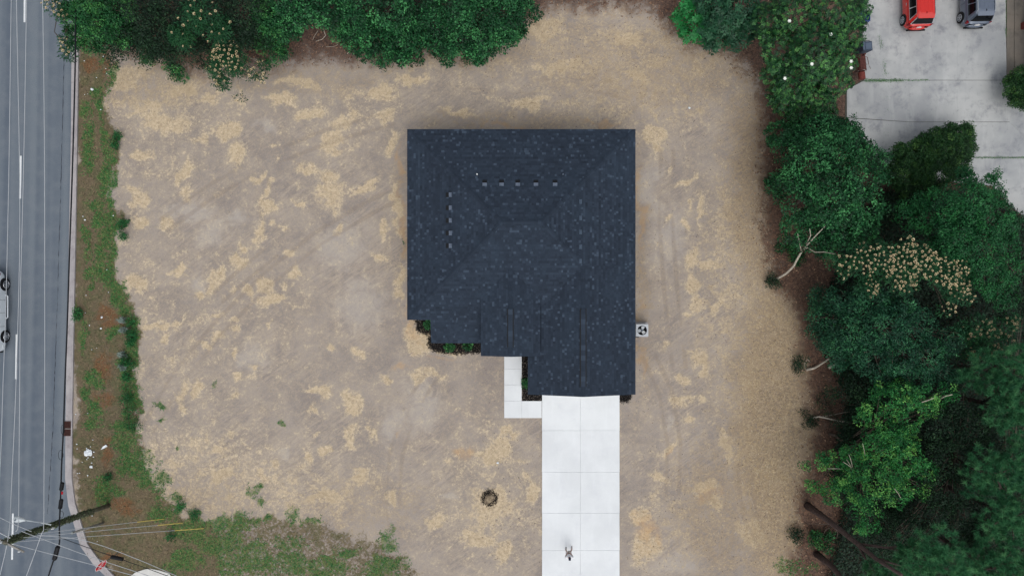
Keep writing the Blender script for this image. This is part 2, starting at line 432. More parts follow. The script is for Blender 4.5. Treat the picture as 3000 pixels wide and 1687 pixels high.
STRAW = [(698,459,36,45,0),(538,507,20,46,0),(559,567,13,24,0),(496,368,80,36,0),(614,294,40,24,0),(660,390,42,28,0),(586,410,20,20,0),
 (999,354,46,24,0),(1114,350,40,17,0),(981,410,24,48,35),(911,490,36,24,0),(962,575,46,52,0),(972,530,30,40,0),(1065,545,64,18,-32),
 (789,612,30,24,0),(768,665,16,34,20),(817,476,18,10,-25),(760,530,26,13,-45),(792,557,9,26,35),(992,668,17,17,0),(800,430,10,8,0),
 (877,602,25,9,0),(817,650,14,9,0),(1115,660,20,32,0),(488,655,20,20,0),(415,655,26,18,0),(412,567,36,30,0),(422,450,42,18,0),
 (1120,277,52,24,-15),(702,777,32,28,0),(628,818,20,32,20),(583,850,11,15,0),(716,731,13,9,-40),(845,728,20,17,0),(775,832,18,22,0),
 (828,832,18,20,0),(789,874,26,20,0),(824,874,16,14,0),(684,864,15,16,0),(737,857,14,22,0),(527,787,32,14,0),(405,822,30,32,0),
 (440,955,64,11,-8),(510,941,32,11,-15),(677,969,14,15,0),(628,983,24,10,-25),(597,1007,9,17,0),(1041,1039,29,14,0),(971,1028,17,10,20),
 (800,944,11,13,0),(635,927,15,12,0),(684,937,13,12,0),(859,794,12,22,0),(1114,752,18,14,0),(688,1025,10,12,0),(475,993,14,14,0),
 (538,1168,20,46,0),(577,1125,14,24,0),(694,1172,16,15,0),(690,1103,16,16,0),(755,1077,10,12,0),(941,1155,48,16,0),(1023,1181,26,36,0),
 (915,1211,17,16,0),(1036,1285,17,48,0),(1088,1268,11,32,-25),(937,1276,16,13,0),(962,1320,27,12,0),(1049,1402,36,24,0),(906,1337,14,14,0),
 (798,1350,14,15,0),(638,1328,20,18,0),(660,1393,44,24,0),(755,1371,13,22,0),(954,1458,64,18,0),(1135,1462,20,24,0),(1140,1125,18,17,0),
 (1287,1536,36,30,0),(2000,1170,36,20,0),(2051,1161,21,15,0),(2023,1232,24,26,0),(2000,1113,30,18,0),(2060,1057,20,38,0),(1942,1028,14,27,20),
 (1966,1322,40,12,-42),(1928,1408,32,12,10),(2065,1417,36,24,0),(2094,1488,13,34,-25),(1880,1521,26,20,0),(1895,1592,40,42,0),(2027,773,28,42,0),
 (2032,831,29,20,0),(2032,889,22,38,0),(2012,923,14,12,0),(1998,672,12,28,-35),(2051,630,11,66,0),(1974,493,8,28,0),(2003,532,38,8,-35),
 (2012,600,8,20,20),(1945,648,15,13,0),(2085,783,26,18,0),(2090,894,20,26,0),(1930,400,40,26,0),(1600,90,60,26,-20),(1840,120,60,28,0),
 (1640,200,90,24,-10),(1540,300,70,16,0),(1420,280,18,8,30),(1330,330,60,14,0),(1850,230,36,18,0),(1390,140,40,18,0),(1200,230,60,16,0),
 (1260,1100,60,20,0),(1330,1010,70,14,0),(1450,1330,60,40,0),(1440,1480,60,60,0),(1400,1590,60,30,0),(1490,1270,40,20,0),(1220,990,40,40,0),
 (1480,1620,30,40,0),(1545,1420,22,50,0),(430,330,60,30,0),(380,230,70,40,0),(520,270,50,30,0),(870,240,60,18,0),(820,300,50,20,0),(900,330,40,20,0),
 (1150,420,20,50,0),(1160,600,14,80,0),(1165,820,16,70,0),(2130,1300,18,80,0),(2200,1150,40,60,0),(2260,1400,40,70,0),(2200,1560,50,60,0)]
DUST = [(610,690,70,40,-30),(580,830,26,20,0),(820,1320,26,12,0),(770,370,40,20,-25),(1000,720,90,90,0),(1060,900,80,80,0),(1240,1180,60,90,0),
        (560,620,80,30,0),(700,640,50,20,0),(1960,700,50,90,0),(1910,560,40,120,0),(1960,1230,20,30,0),(2000,1650,90,40,0),(1150,1250,40,60,0),(1310,1450,50,14,0),(740,1040,60,60,0)]
ORANGE = [(1215,960,30,34,0),(1180,1077,30,20,0),(1179,1259,9,16,0),(1300,1040,60,10,0),(1205,900,12,60,0),(1876,600,11,180,0),(1874,950,9,90,0),(1178,650,12,140,0),(1180,480,10,80,0),
          (1480,520-150,90,10,0),(1760,360,70,9,0),(1880,1060,8,60,0),(1970,1330,24,10,-40),(2080,1440,40,30,0),(1900,1560,40,60,0),(1360,1320,30,24,0)]
GREEN = [(318,470,16,60,0),(322,560,16,50,0),(338,690,22,60,0),(332,790,26,60,0),(350,880,22,50,0),(372,960,24,60,0),(372,1060,26,60,0),(380,1160,30,60,0),(378,1260,36,60,0),(400,1350,40,40,0),(310,300,16,60,0),(250,470,18,40,0),(255,700,18,50,0),(270,830,16,40,0),(250,990,16,40,0),(308,350,9,40,0),(308,430,11,50,0),(290,270,20,22,0),(262,330,14,34,0),(262,420,22,55,0),(340,412,12,22,0),(326,470,20,13,0),(290,599,20,20,0),
 (321,637,26,26,0),(355,662,22,12,10),(358,695,8,6,0),(325,695,24,38,0),(325,800,30,46,0),(376,835,10,7,0),(228,919,11,30,0),(363,888,11,22,0),(379,966,18,52,0),
 (371,1082,18,62,0),(317,981,24,27,0),(375,1190,30,86,0),(366,1276,36,52,0),(465,1415,21,48,0),(500,1455,24,18,0),(528,1484,16,13,0),(575,1507,18,10,0),
 (742,1430,15,24,0),(752,1470,12,14,0),(703,1530,40,34,0),(776,1519,16,16,0),(854,1501,26,32,0),(920,1523,32,15,0),(640,1595,80,52,0),(560,1570,40,30,0),(725,1645,95,48,0),
 (960,1657,64,38,0),(1010,1615,40,18,0),(1135,1580,36,40,0),(1135,1660,74,36,0),(850,1590,50,26,0),(850,1650,70,36,0),(545,1640,60,40,0),(300,160,14,12,0),(335,560,14,60,0),(318,520,18,40,0),(345,730,16,50,0),(350,850,14,30,0),(300,650,14,50,0),(295,760,20,60,0),(330,230,10,60,0),(375,1330,34,40,0),(420,1400,30,30,0),(480,1500,50,24,0),(560,1540,60,26,0),(640,1545,40,22,0),(280,1110,30,26,0),(275,1210,30,34,0),(245,1150,16,30,0),
 (813,1240,14,9,0),(633,1133,8,8,0),(530,1322,10,9,0),(460,1180,14,12,0),(470,1230,8,8,0),(505,212,34,18,30),(430,168,16,22,0),(2330,1660,50,34,0),(310,1440,40,40,0),(400,1380,50,30,0),(1170,700,5,14,0),(700,1180,5,5,0)]
RED = [(312,935,38,44,0),(300,1068,36,48,0),(290,1165,30,34,0),(312,1330,22,60,0),(300,1440,40,40,0),(355,1480,40,30,0),(318,185,20,40,0),(265,180,30,26,0),(330,1640,50,20,0)]
VERGE = [(222,110),(325,130),(330,300),(345,470),(330,560),(365,640),(350,760),(370,860),(395,950),(400,1000),(392,1100),(412,1200),(412,1320),
 (440,1400),(500,1480),(620,1545),(700,1510),(860,1500),(930,1530),(1100,1575),(1180,1620),(1230,1687),(1260,1800),(200,1800),(330,1687),(255,1600),(230,1500),(212,1400),(215,1000)]
LITTER = [(215,-300),(215,120),(330,140),(420,170),(560,215),(700,210),(820,190),(1000,170),(1150,190),(1250,165),(1400,170),(1560,62),(1610,28),(1900,28),(1960,100),
 (2010,140),(2110,160),(2190,215),(2232,300),(2222,420),(2232,700),(2250,830),(2320,900),(2345,1000),(2350,1100),(2375,1250),(2360,1350),(2330,1450),(2325,1600),(2300,1700),(2300,2000),(3500,2000),(3500,-300)]

def _curve(pts, off):
    out = []
    for i in range(len(pts)):
        a, b = pts[max(i - 1, 0)], pts[min(i + 1, len(pts) - 1)]; L = math.hypot(b[0] - a[0], b[1] - a[1]); out.append((pts[i][0] - (b[1] - a[1]) / L * off, pts[i][1] + (b[0] - a[0]) / L * off))
    return out
TRACKS = []
for _p in ([(430,1260),(520,1110),(640,960),(780,820),(930,700),(1080,610),(1160,570)], [(480,660),(620,560),(780,470),(960,400),(1150,345)], [(1270,1090),(1200,1200),(1160,1330),(1150,1470),(1170,1640)], [(2178,1240),(2180,1380),(2196,1510),(2250,1610)],
           [(1900,1040),(1950,1150),(1975,1300),(1970,1450)], [(1955,440),(1950,650),(1965,850),(1990,1080)], [(1300,230),(1500,255),(1750,250),(1960,300)], [(640,870),(720,800),(800,735)]):
    TRACKS += [_curve(_p, -19), _curve(_p, 19)]
_NG = np.random.default_rng(99).uniform(-1, 1, (8, 256, 256))
def vnoise(x, y, wl, ch):
    g = _NG[ch]; u, v = np.asarray(x, float) / wl, np.asarray(y, float) / wl; i, j = np.floor(u).astype(int), np.floor(v).astype(int); fu, fv = u - i, v - j
    fu = fu * fu * (3 - 2 * fu); fv = fv * fv * (3 - 2 * fv); i0, i1, j0, j1 = i % 256, (i + 1) % 256, j % 256, (j + 1) % 256
    return (g[i0, j0] * (1 - fu) + g[i1, j0] * fu) * (1 - fv) + (g[i0, j1] * (1 - fu) + g[i1, j1] * fu) * fv
def warp(x, y, amp=1.0):
    dx = dy = 0
    for k, (wl, a) in enumerate(((80, 15), (38, 12), (18, 9), (9, 5))):
        dx = dx + a * amp * vnoise(x, y, wl, k); dy = dy + a * amp * vnoise(x + 531.7, y - 217.3, wl, k + 4)
    return x + dx, y + dy
def masks(PX, PY):
    m = {}
    RX, RY = PX, PY
    PX, PY = warp(PX, PY)
    def mx(lst, sc=1.0, soft=0.5):
        a = np.zeros(PX.shape)
        for e in lst: a = np.maximum(a, ell(PX, PY, *e, soft=soft))
        return a * sc
    base = np.full(PX.shape, 0.17)
    for (x, y, rx, ry, v) in [(450,280,260,150,.33),(450,420,180,140,.2),(560,1400,260,170,.36),(800,1440,360,110,.33),(2250,1150,120,600,.46),(1850,200,420,210,.32),
                             (1300,180,260,110,.22),(560,1000,260,240,.16),(2150,800,110,420,.34),(1000,330,170,110,.22),(1430,1460,170,220,.26),(780,880,170,150,.14),(2000,1500,180,200,.2),(420,900,110,300,.2)]:
        base = np.maximum(base, 0.13 + v * np.clip((1.5 - np.sqrt(((PX - x) / rx) ** 2 + ((PY - y) / ry) ** 2)) / 1.0, 0, 1))
    m['straw'] = np.maximum(base, mx(STRAW, 0.86, 0.9)) + 0.12 * vnoise(RX, RY, 30, 2) + 0.10 * vnoise(RX, RY, 13, 5)
    m['dust'] = mx(DUST, 1.0, 1.4); m['orange'] = mx(ORANGE, 0.75, 1.2)
    m['green'] = np.clip(mx(GREEN, 1.0, 0.9) + 0.25 * vnoise(RX, RY, 24, 1) * 1.0 + 0.2 * vnoise(RX, RY, 10, 3) - 0.08, 0, 1.2) * np.clip(mx(GREEN, 2.2, 1.4), 0, 1); m['red'] = mx(RED, 0.95, 0.9)
    wv = np.zeros(PX.shape)
    for (x, y, rx, ry, v) in [(2300,1250,190,640,.95),(2230,560,130,420,.8),(2120,1500,200,260,.6),(1900,200,420,170,.55),(1500,120,480,110,.5),(1500,350,330,40,.45),(450,250,230,90,.5),(900,230,330,60,.45),
                             (1882,800,26,420,.5),(1172,640,26,300,.35),(560,1470,260,120,.45),(1050,1480,300,110,.4),(1430,1500,120,160,.25),(2100,900,110,500,.35)]:
        wv = np.maximum(wv, v * np.clip((1.4 - np.sqrt(((PX - x) / rx) ** 2 + ((PY - y) / ry) ** 2)) / 0.9, 0, 1))
    m['warm'] = wv
    tv = np.zeros(PX.shape)
    for pl in TRACKS:
        for (x0, y0), (x1, y1) in zip(pl[:-1], pl[1:]):
            ex, ey_ = x1 - x0, y1 - y0; tt = np.clip(((RX - x0) * ex + (RY - y0) * ey_) / (ex * ex + ey_ * ey_), 0, 1)
            tv = np.maximum(tv, np.clip(1.3 - np.hypot(RX - x0 - tt * ex, RY - y0 - tt * ey_) / 9.0, 0, 1))
    m['track'] = tv * np.clip(.75 + .6 * vnoise(RX, RY, 110, 6), 0, 1)
    m['verge'] = np.clip(0.5 + poly_sd(PX, PY, VERGE) / 30.0, 0, 1)
    # at the bottom the sod is thin
    m['verge'] = np.where(PX > 640, m['verge'] * 0.62, m['verge'])
    PX, PY = warp(RX, RY, 0.6)
    m['litter'] = np.clip(0.5 + poly_sd(PX, PY, LITTER) / 110.0, 0, 1)
    return m

# ------------------------------------------------------------------ ground sheet
def axis(a, b, step, far):
    c = np.arange(a, b + step / 2, step)
    return np.concatenate([-np.array(far[::-1], float), c, np.array(far, float)])
xs = axis(-36, 36, 0.12, [42, 60, 100, 200, 500]); ys = axis(-21, 21, 0.12, [30, 60, 100, 200, 500])
GX, GY = np.meshgrid(xs, ys); nx, ny = len(xs), len(ys)
gm = masks(GX / K0 + CX, CY - GY / K0)
idx = np.arange(nx * ny).reshape(ny, nx)
GF = np.stack([idx[:-1, :-1].ravel(), idx[:-1, 1:].ravel(), idx[1:, 1:].ravel(), idx[1:, :-1].ravel()], 1)
mk('ground', np.stack([GX.ravel(), GY.ravel(), np.zeros(nx * ny)], 1), GF, M['ground'], org=(0, 0, 0),
   attrs={k: ('POINT', v.ravel()) for k, v in gm.items()}, kind='structure')

def pp(pts, z=0.0): return [P(x, y, z).to_2d() if False else P(x, y, z)[:2] for x, y in pts]

# ------------------------------------------------------------------ road, gutter, markings
ROAD_EDGE = [(213,-400),(210,120),(208,400),(202,700),(196,1000),(192,1250),(191,1400),(200,1480),(218,1540),(236,1600),(272,1650),(322,1700),(420,1760),(760,1900)]
road_poly = pp([(-900,-400)] + ROAD_EDGE + [(760,2200),(-900,2200)])
road = MB().prism(road_poly[::-1], -0.03, 0.004).obj('road', M['asphalt'], kind='structure')
GUT_OUT = [(236,-400),(233,120),(229,400),(224,700),(218,1000),(214,1250),(213,1400),(222,1470),(240,1530),(258,1590),(294,1640),(342,1690),(440,1750),(770,1885)]
gb = MB()
n = len(ROAD_EDGE); prof = []
a_in = pp(ROAD_EDGE); a_out = pp(GUT_OUT)
V = []; F = []
for (xi, yi), (xo, yo) in zip(a_in, a_out):
    lx, ly = xi + (xo - xi) * 0.80, yi + (yo - yi) * 0.80
    V += [(xi, yi, 0.0), (xi, yi, 0.012), (lx, ly, 0.02), (lx + (xo - xi) * 0.06, ly + (yo - yi) * 0.06, 0.11), (xo, yo, 0.12), (xo, yo, 0.0)]
for i in range(n - 1):
    for j in range(5): F.append((i * 6 + j, (i + 1) * 6 + j, (i + 1) * 6 + j + 1, i * 6 + j + 1))
mk('gutter', V, F, M['gutter'], kind='structure')
for (x0, y0, x1, y1) in [(73,-70,72,66),(61,457,59,582),(49,979,47,1110),(38,1503,35.5,1638)]:
    a, b = P(x0, y0), P(x1, y1); d = (b - a).normalized(); s = Vector((d.y, -d.x, 0)) * 0.06
    MB().prism([(a - s)[:2], (b - s)[:2], (b + s)[:2], (a + s)[:2]], 0.005, 0.009).obj('lane_line', M['paint'], road)
# long tar crack in the right lane
pts = [(191,-10),(190,90),(187,200),(184,330),(180,480),(176,620),(171,780),(168,900),(163,1020),(160,1120),(156,1240),(150,1340),(143,1440),(139,1510)]
V = []; F = []
cr = []
for i in range(len(pts) - 1):
    for t in np.linspace(0, 1, 14, endpoint=False):
        cr.append((pts[i][0] + (pts[i+1][0] - pts[i][0]) * t + random.uniform(-0.7, 0.7), pts[i][1] + (pts[i+1][1] - pts[i][1]) * t))
for i, (x, y) in enumerate(cr):
    wd = max(0.0, random.gauss(0.012, 0.009)) + 0.002; p = P(x, y, 0.0075); V += [(p.x - wd, p.y, p.z), (p.x + wd, p.y, p.z)]
    if i: F.append((2 * i - 2, 2 * i - 1, 2 * i + 1, 2 * i))
mk('crack', V, F, M['crack'], road)
# storm drain
dg = thing('storm_drain', 'rusty brown storm drain grate set in the roadside gutter', 'drain', P(200, 1255, 0.0))
c = P(200, 1255, 0.03); gw, gl = 0.50, 0.92
mb = MB()
for s in (-1, 1):
    mb.box((c.x + s * gw / 2, c.y, 0.045), (0.05, gl, 0.05)); mb.box((c.x, c.y + s * gl / 2, 0.045), (gw + 0.05, 0.05, 0.049))
mb.obj('frame', M['rust'], dg)
MB().box((c.x, c.y, 0.026), (gw, gl, 0.008)).obj('sump', M['acdark'], dg)
MB().box((c.x, c.y, 0.058), (gw - .05, 0.035, 0.03)).obj('middle_bar', M['greywood'], dg)
for i in range(12):
    x = c.x - gw / 2 + (i + 0.5) * gw / 12
    MB().box((x, c.y, 0.05), (0.025, gl - 0.05, 0.03)).obj('bar', M['rust'], dg)
# kerb ramp at the corner
rb = MB().prism(pp([(380,1690),(395,1676),(425,1666),(440,1664),(470,1670),(496,1678),(505,1692),(540,1760),(400,1790)]), -0.02, 0.05)
rb.obj('kerb_ramp', M['ramp'], kind='structure')

# ------------------------------------------------------------------ drive and walk slabs
def slab(poly_px, z0, z1, mat, parent, gap=0.003, name='slab'):
    pts = [Vector(p).to_3d() for p in pp(poly_px)]
    c = sum(pts, Vector()) / len(pts)
    def inset(q, g):
        d = (c - q); return q + Vector((math.copysign(g, d.x), math.copysign(g, d.y), 0))
    a = [inset(q, gap) for q in pts]; b = [inset(q, gap + 0.006) for q in pts]; n = len(pts)
    V = [(q.x, q.y, z0) for q in a] + [(q.x, q.y, z1 - 0.01) for q in a] + [(q.x, q.y, z1) for q in b]
    F = [tuple(2 * n + i for i in range(n))]
    for L in (0, n):
        F += [(L + i, L + (i + 1) % n, L + n + (i + 1) % n, L + n + i) for i in range(n)]
    if (pts[1] - pts[0]).cross(pts[2] - pts[1]).z < 0: F = [tuple(reversed(f)) for f in F]
    return mk(name, V, F, mat, parent)
def base_sheet(name, poly_px, z, mat, **kw):
    return MB().prism(pp(poly_px)[::-1], -0.05, z).obj(name, mat, **kw)
M['joint'] = simple('joint_sand', srgb(190, 192, 194), 0.9)
M['joint2'] = simple('joint_soil', srgb(84, 84, 78), 0.95)
dw = base_sheet('driveway', [(1588.5,1130),(1814,1130),(1814.5,1850),(1587.5,1850)], 0.05, M['joint'], kind='structure')
ysl = [1130, 1260, 1381.5, 1501, 1610, 1725, 1850]
for i in range(len(ysl) - 1):
    a, b = ysl[i], ysl[i + 1]
    slab([(1588,a),(1700,a),(1700,b),(1587.5,b)], 0, 0.085, M['drive'], dw)
    slab([(1700,a),(1814.5,a),(1815,b),(1700,b)], 0, 0.085, M['drive'], dw)
wk = base_sheet('front_walk', [(1477.5,1010),(1528,1010),(1528,1174.5),(1586.5,1174.5),(1586.5,1223),(1477.5,1223)], 0.05, M['joint'], kind='structure')
for q in [[(1477,1010),(1528.5,1010),(1528.5,1080),(1477,1080)], [(1477,1080),(1528.5,1080),(1528.5,1126),(1477,1126)], [(1477,1126),(1528.5,1126),(1528.5,1173.5),(1477,1173.5)],
          [(1477,1173.5),(1528.5,1173.5),(1528.5,1223.5),(1477,1223.5)], [(1528.5,1173.5),(1587,1173.5),(1587,1223.5),(1528.5,1223.5)]]:
    slab(q, 0, 0.08, M['drive'], wk, gap=0.004)

# neighbour's concrete yard
yd = base_sheet('concrete_yard', [(2470,-200),(3400,-200),(3400,620),(3000,640),(2960,600),(2905,545),(2800,535),(2600,520),(2520,420),(2475,345),(2478,262),(2520,240),(2520,-150)][::-1][::-1], 0.03, M['joint2'], kind='structure')
for q in [[(2522,-180),(2664,-180),(2664,88),(2526,88)], [(2664,-180),(2804,-180),(2804,88),(2664,88)], [(2804,-180),(2945,-180),(2945,88),(2804,88)],
          [(2526,88),(2664,88),(2664,236),(2531,236)], [(2664,88),(2804,88),(2804,236),(2664,236)], [(2804,88),(2945,88),(2948,236),(2804,236)],
          [(2480,264),(2531,237),(2664,237),(2664,358),(2480,345)], [(2664,237),(2804,237),(2804,358),(2664,358)], [(2804,237),(2948,237),(2956,358),(2804,358)],
          [(2480,347),(2664,359),(2664,461),(2560,461)], [(2664,359),(2804,359),(2804,461),(2664,461)], [(2804,359),(2956,359),(3000,400),(3000,461),(2804,461)], [(3000,400),(3390,400),(3390,461),(3000,461)],
          [(2948,237),(3390,237),(3390,400),(3000,400),(2956,359)],
          [(2804,463),(3000,463),(3000,636),(2955,600),(2905,545),(2804,535)], [(3000,463),(3390,463),(3390,620),(3000,636)], [(2570,463),(2804,463),(2804,535),(2605,515)]]:
    slab(q, 0, 0.06, M['yard'], yd, gap=-0.008)
pw = base_sheet('porch_walk', [(2946,-180),(2997,-180),(2997,236),(2949,236)], 0.07, M['joint2'], kind='structure')
for (a, b) in [(-180,-60),(-60,88),(88,236)]:
    slab([(2946,a),(2967.5,a),(2968.5,b),(2947,b)], 0, 0.095, M['walk2'], pw, gap=0.005)
    slab([(2968.5,a),(2997,a),(2997,b),(2969.5,b)], 0, 0.10, M['walk2'], pw, gap=0.005)

# ------------------------------------------------------------------ the house
ZE, PM = 2.75, 0.28
ke = (CAM_H - ZE) / FPX
xL, xR = (1193 - CX) * ke, (1861.5 - CX) * ke
yT, yB = (CY - 379) * ke, (CY - 937) * ke
hd = (yT - yB) / 2; zr = ZE + PM * hd; ym = (yT + yB) / 2
gx0, gx1 = (1546.5 - CX) * ke, xR
gm_, gh = (gx0 + gx1) / 2, (gx1 - gx0) / 2; gz = ZE + PM * gh; gy = -6.655
zx = ZE - PM * 1.47; kx = (CAM_H - zx) / FPX
ex0, ey = (1263 - CX) * kx, (CY - 1005) * kx
ZP = 3.14; kp = (CAM_H - ZP) / FPX
px0, px1, py0 = (1409 - CX) * kp, (1582 - CX) * kp, (CY - 1042.5) * kp
pm_, ph = (px0 + px1) / 2, (px1 - px0) / 2; pz = ZP + PM * ph
zf = lambda y: ZE + PM * (y - yB)            # front plane
rl, rr = Vector((xL + hd, ym, zr)), Vector((xR - hd, ym, zr))
Vv = Vector((gm_, yB + gh, gz))
house = thing('house', 'single-storey house under a dark blue-grey shingle roof in the middle of the dry lot', 'house', (0.4, 1.6, 0.0))

def vec(*a): return Vector(a)
PLANES = {  # polygon, direction along the eave, origin
 'back':  ([vec(xR, yT, ZE), vec(xL, yT, ZE), rl, rr], vec(-1, 0, 0)),
 'left':  ([vec(xL, yT, ZE), vec(xL, yB, ZE), rl], vec(0, -1, 0)),
 'right': ([vec(xR, Vv.y, ZE), vec(xR, yT, ZE), rr, Vv], vec(0, 1, 0)),
 'gright': ([vec(xR, gy, ZE), vec(xR, Vv.y, ZE), Vv, vec(gm_, gy, gz)], vec(0, 1, 0)),
 'front': ([vec(xL, yB, ZE), vec(gx0, yB, ZE), Vv, rr, rl], vec(1, 0, 0)),
 'ext':   ([vec(ex0, ey, zf(ey)), vec(-1.7, ey, zf(ey)), vec(-1.7, yB, ZE), vec(ex0, yB, ZE)], vec(1, 0, 0)),
 'gleft': ([vec(gx0, yB, ZE), vec(gx0, gy, ZE), vec(gm_, gy, gz), Vv], vec(0, -1, 0)),
 'pleft': ([vec(px0, yB + (ZP - ZE) / PM, ZP), vec(px0, py0, ZP), vec(pm_, py0, pz), vec(pm_, yB + (pz - ZE) / PM, pz)], vec(0, -1, 0)),
 'pright': ([vec(px1, py0, ZP), vec(px1, yB + (ZP - ZE) / PM, ZP), vec(pm_, yB + (pz - ZE) / PM, pz), vec(pm_, py0, pz)], vec(0, 1, 0)),
}
def clip_poly(poly, clip):
    """Sutherland-Hodgman, 2D, clip is convex counter-clockwise"""
    out = poly
    for i in range(len(clip)):
        ax, ay = clip[i]; bx, by = clip[(i + 1) % len(clip)]; inp = out; out = []
        if not inp: return []
        side = lambda p: (bx - ax) * (p[1] - ay) - (by - ay) * (p[0] - ax)
        for j in range(len(inp)):
            p, q = inp[j - 1], inp[j]; sp, sq = side(p), side(q)
            if (sp >= 0) != (sq >= 0):
                t = sp / (sp - sq); out.append((p[0] + t * (q[0] - p[0]), p[1] + t * (q[1] - p[1])))
            if sq >= 0: out.append(q)
    return out
# roof deck: closed slab under the shingles
dk = MB()
for key, (poly, u) in PLANES.items():
    nrm = (poly[1] - poly[0]).cross(poly[2] - poly[1]).normalized()
    if nrm.z < 0: nrm = -nrm
    top = [p - nrm * 0.004 for p in poly]; bot = [p - nrm * 0.004 - Vector((0, 0, 0.14)) for p in poly]; n = len(poly)
    dk.add(top + bot, [tuple(range(n)), tuple(range(2 * n - 1, n - 1, -1))] + [(i, n + i, n + (i + 1) % n, (i + 1) % n) for i in range(n)])
roof = dk.obj('roof', M['underlay'], house)
SV, SF, ST, SB = [], [], [], []
LIGHT = []
EXPO = 0.146
for key, (poly, u) in PLANES.items():
    nrm = (poly[1] - poly[0]).cross(poly[2] - poly[1]).normalized()
    if nrm.z < 0: nrm = -nrm
    v = nrm.cross(u).normalized()
    if v.z < 0: v = -v
    o0 = vec(0, yB, ZE) if key in ('front', 'ext') else poly[0]
    c2 = [((p - o0).dot(u), (p - o0).dot(v)) for p in poly]
    ar = sum(c2[i - 1][0] * c2[i][1] - c2[i][0] * c2[i - 1][1] for i in range(len(c2)))
    if ar < 0: c2 = c2[::-1]
    u0, u1 = min(c[0] for c in c2), max(c[0] for c in c2); v0, v1 = min(c[1] for c in c2), max(c[1] for c in c2)
    k = math.floor(v0 / EXPO - 0.2)
    while k * EXPO < v1:
        a = u0 - random.uniform(0, 0.4); b0 = k * EXPO; b1 = b0 + EXPO
        course = random.gauss(0, 0.05)
        while a < u1:
            wd = random.choice((0.10, 0.12, 0.14, 0.17, 0.24, 0.3)) * random.uniform(0.9, 1.1)
            rect = [(a, b0), (a + wd, b0), (a + wd, b1), (a, b1)]
            pc = clip_poly(rect, c2)
            r = random.random()
            light = r < 0.13 and wd < 0.19
            tint = random.uniform(0.78, 1.0) if light else max(0.0, min(0.66, random.gauss(0.40, 0.10) + course))
            if len(pc) >= 3:
                area = abs(sum(pc[i - 1][0] * pc[i][1] - pc[i][0] * pc[i - 1][1] for i in range(len(pc)))) / 2
                full = area > 0.995 * wd * EXPO
                if light and full and tint > 0.82:
                    LIGHT.append((o0, u, v, nrm, a, b0, wd, tint, key))
                elif area > 0.0008:
                    lo = 0.016 if tint > 0.4 else 0.010
                    n0 = len(SV); n = len(pc)
                    for (s, t) in pc:
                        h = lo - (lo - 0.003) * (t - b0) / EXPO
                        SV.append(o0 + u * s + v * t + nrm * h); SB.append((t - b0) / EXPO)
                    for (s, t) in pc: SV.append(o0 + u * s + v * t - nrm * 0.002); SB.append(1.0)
                    SF.append(tuple(range(n0, n0 + n))); ST.append(tint)
                    for i in range(n):
                        SF.append((n0 + i, n0 + n + i, n0 + n + (i + 1) % n, n0 + (i + 1) % n)); ST.append(tint * 0.9)
            a += wd
        k += 1
random.shuffle(LIGHT)
unit = {}
def unit_tile(tint):
    q = min(3, int((tint - 0.82) / 0.045))
    if q not in unit:
        V = [(0, 0, 0.018), (1, 0, 0.018), (1, 1, 0.004), (0, 1, 0.004), (0, 0, -0.002), (1, 0, -0.002), (1, 1, -0.002), (0, 1, -0.002)]
        F = [(0, 1, 2, 3), (0, 4, 5, 1), (1, 5, 6, 2), (2, 6, 7, 3), (3, 7, 4, 0)]
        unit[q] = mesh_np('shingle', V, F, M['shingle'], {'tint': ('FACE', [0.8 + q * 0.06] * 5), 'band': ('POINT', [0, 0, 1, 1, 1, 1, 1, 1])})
    return unit[q]
for i, (o0, u, v, nrm, a, b0, wd, tint, key) in enumerate(LIGHT):
    if i < 300:
        o = bpy.data.objects.new('shingle', unit_tile(tint)); COL.objects.link(o); o.parent = roof
        p = o0 + u * a + v * b0 - WORG[roof.name]
        R = Matrix((( u.x * wd, v.x * EXPO, nrm.x, p.x), (u.y * wd, v.y * EXPO, nrm.y, p.y), (u.z * wd, v.z * EXPO, nrm.z, p.z), (0, 0, 0, 1)))
        o.matrix_local = R
    else:
        n0 = len(SV)
        for (s, t) in ((a, b0), (a + wd, b0), (a + wd, b0 + EXPO), (a, b0 + EXPO)):
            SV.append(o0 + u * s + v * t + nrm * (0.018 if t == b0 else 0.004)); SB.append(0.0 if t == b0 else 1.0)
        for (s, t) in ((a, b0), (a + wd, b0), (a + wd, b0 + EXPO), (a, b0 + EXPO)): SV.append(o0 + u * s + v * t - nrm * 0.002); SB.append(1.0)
        SF.append((n0, n0 + 1, n0 + 2, n0 + 3)); ST.append(tint)
        for j in range(4): SF.append((n0 + j, n0 + 4 + j, n0 + 4 + (j + 1) % 4, n0 + (j + 1) % 4)); ST.append(tint)
mk('shingle_field', [tuple(p) for p in SV], SF, M['shingle'], roof, attrs={'tint': ('FACE', ST), 'band': ('POINT', SB)}, kind='stuff')
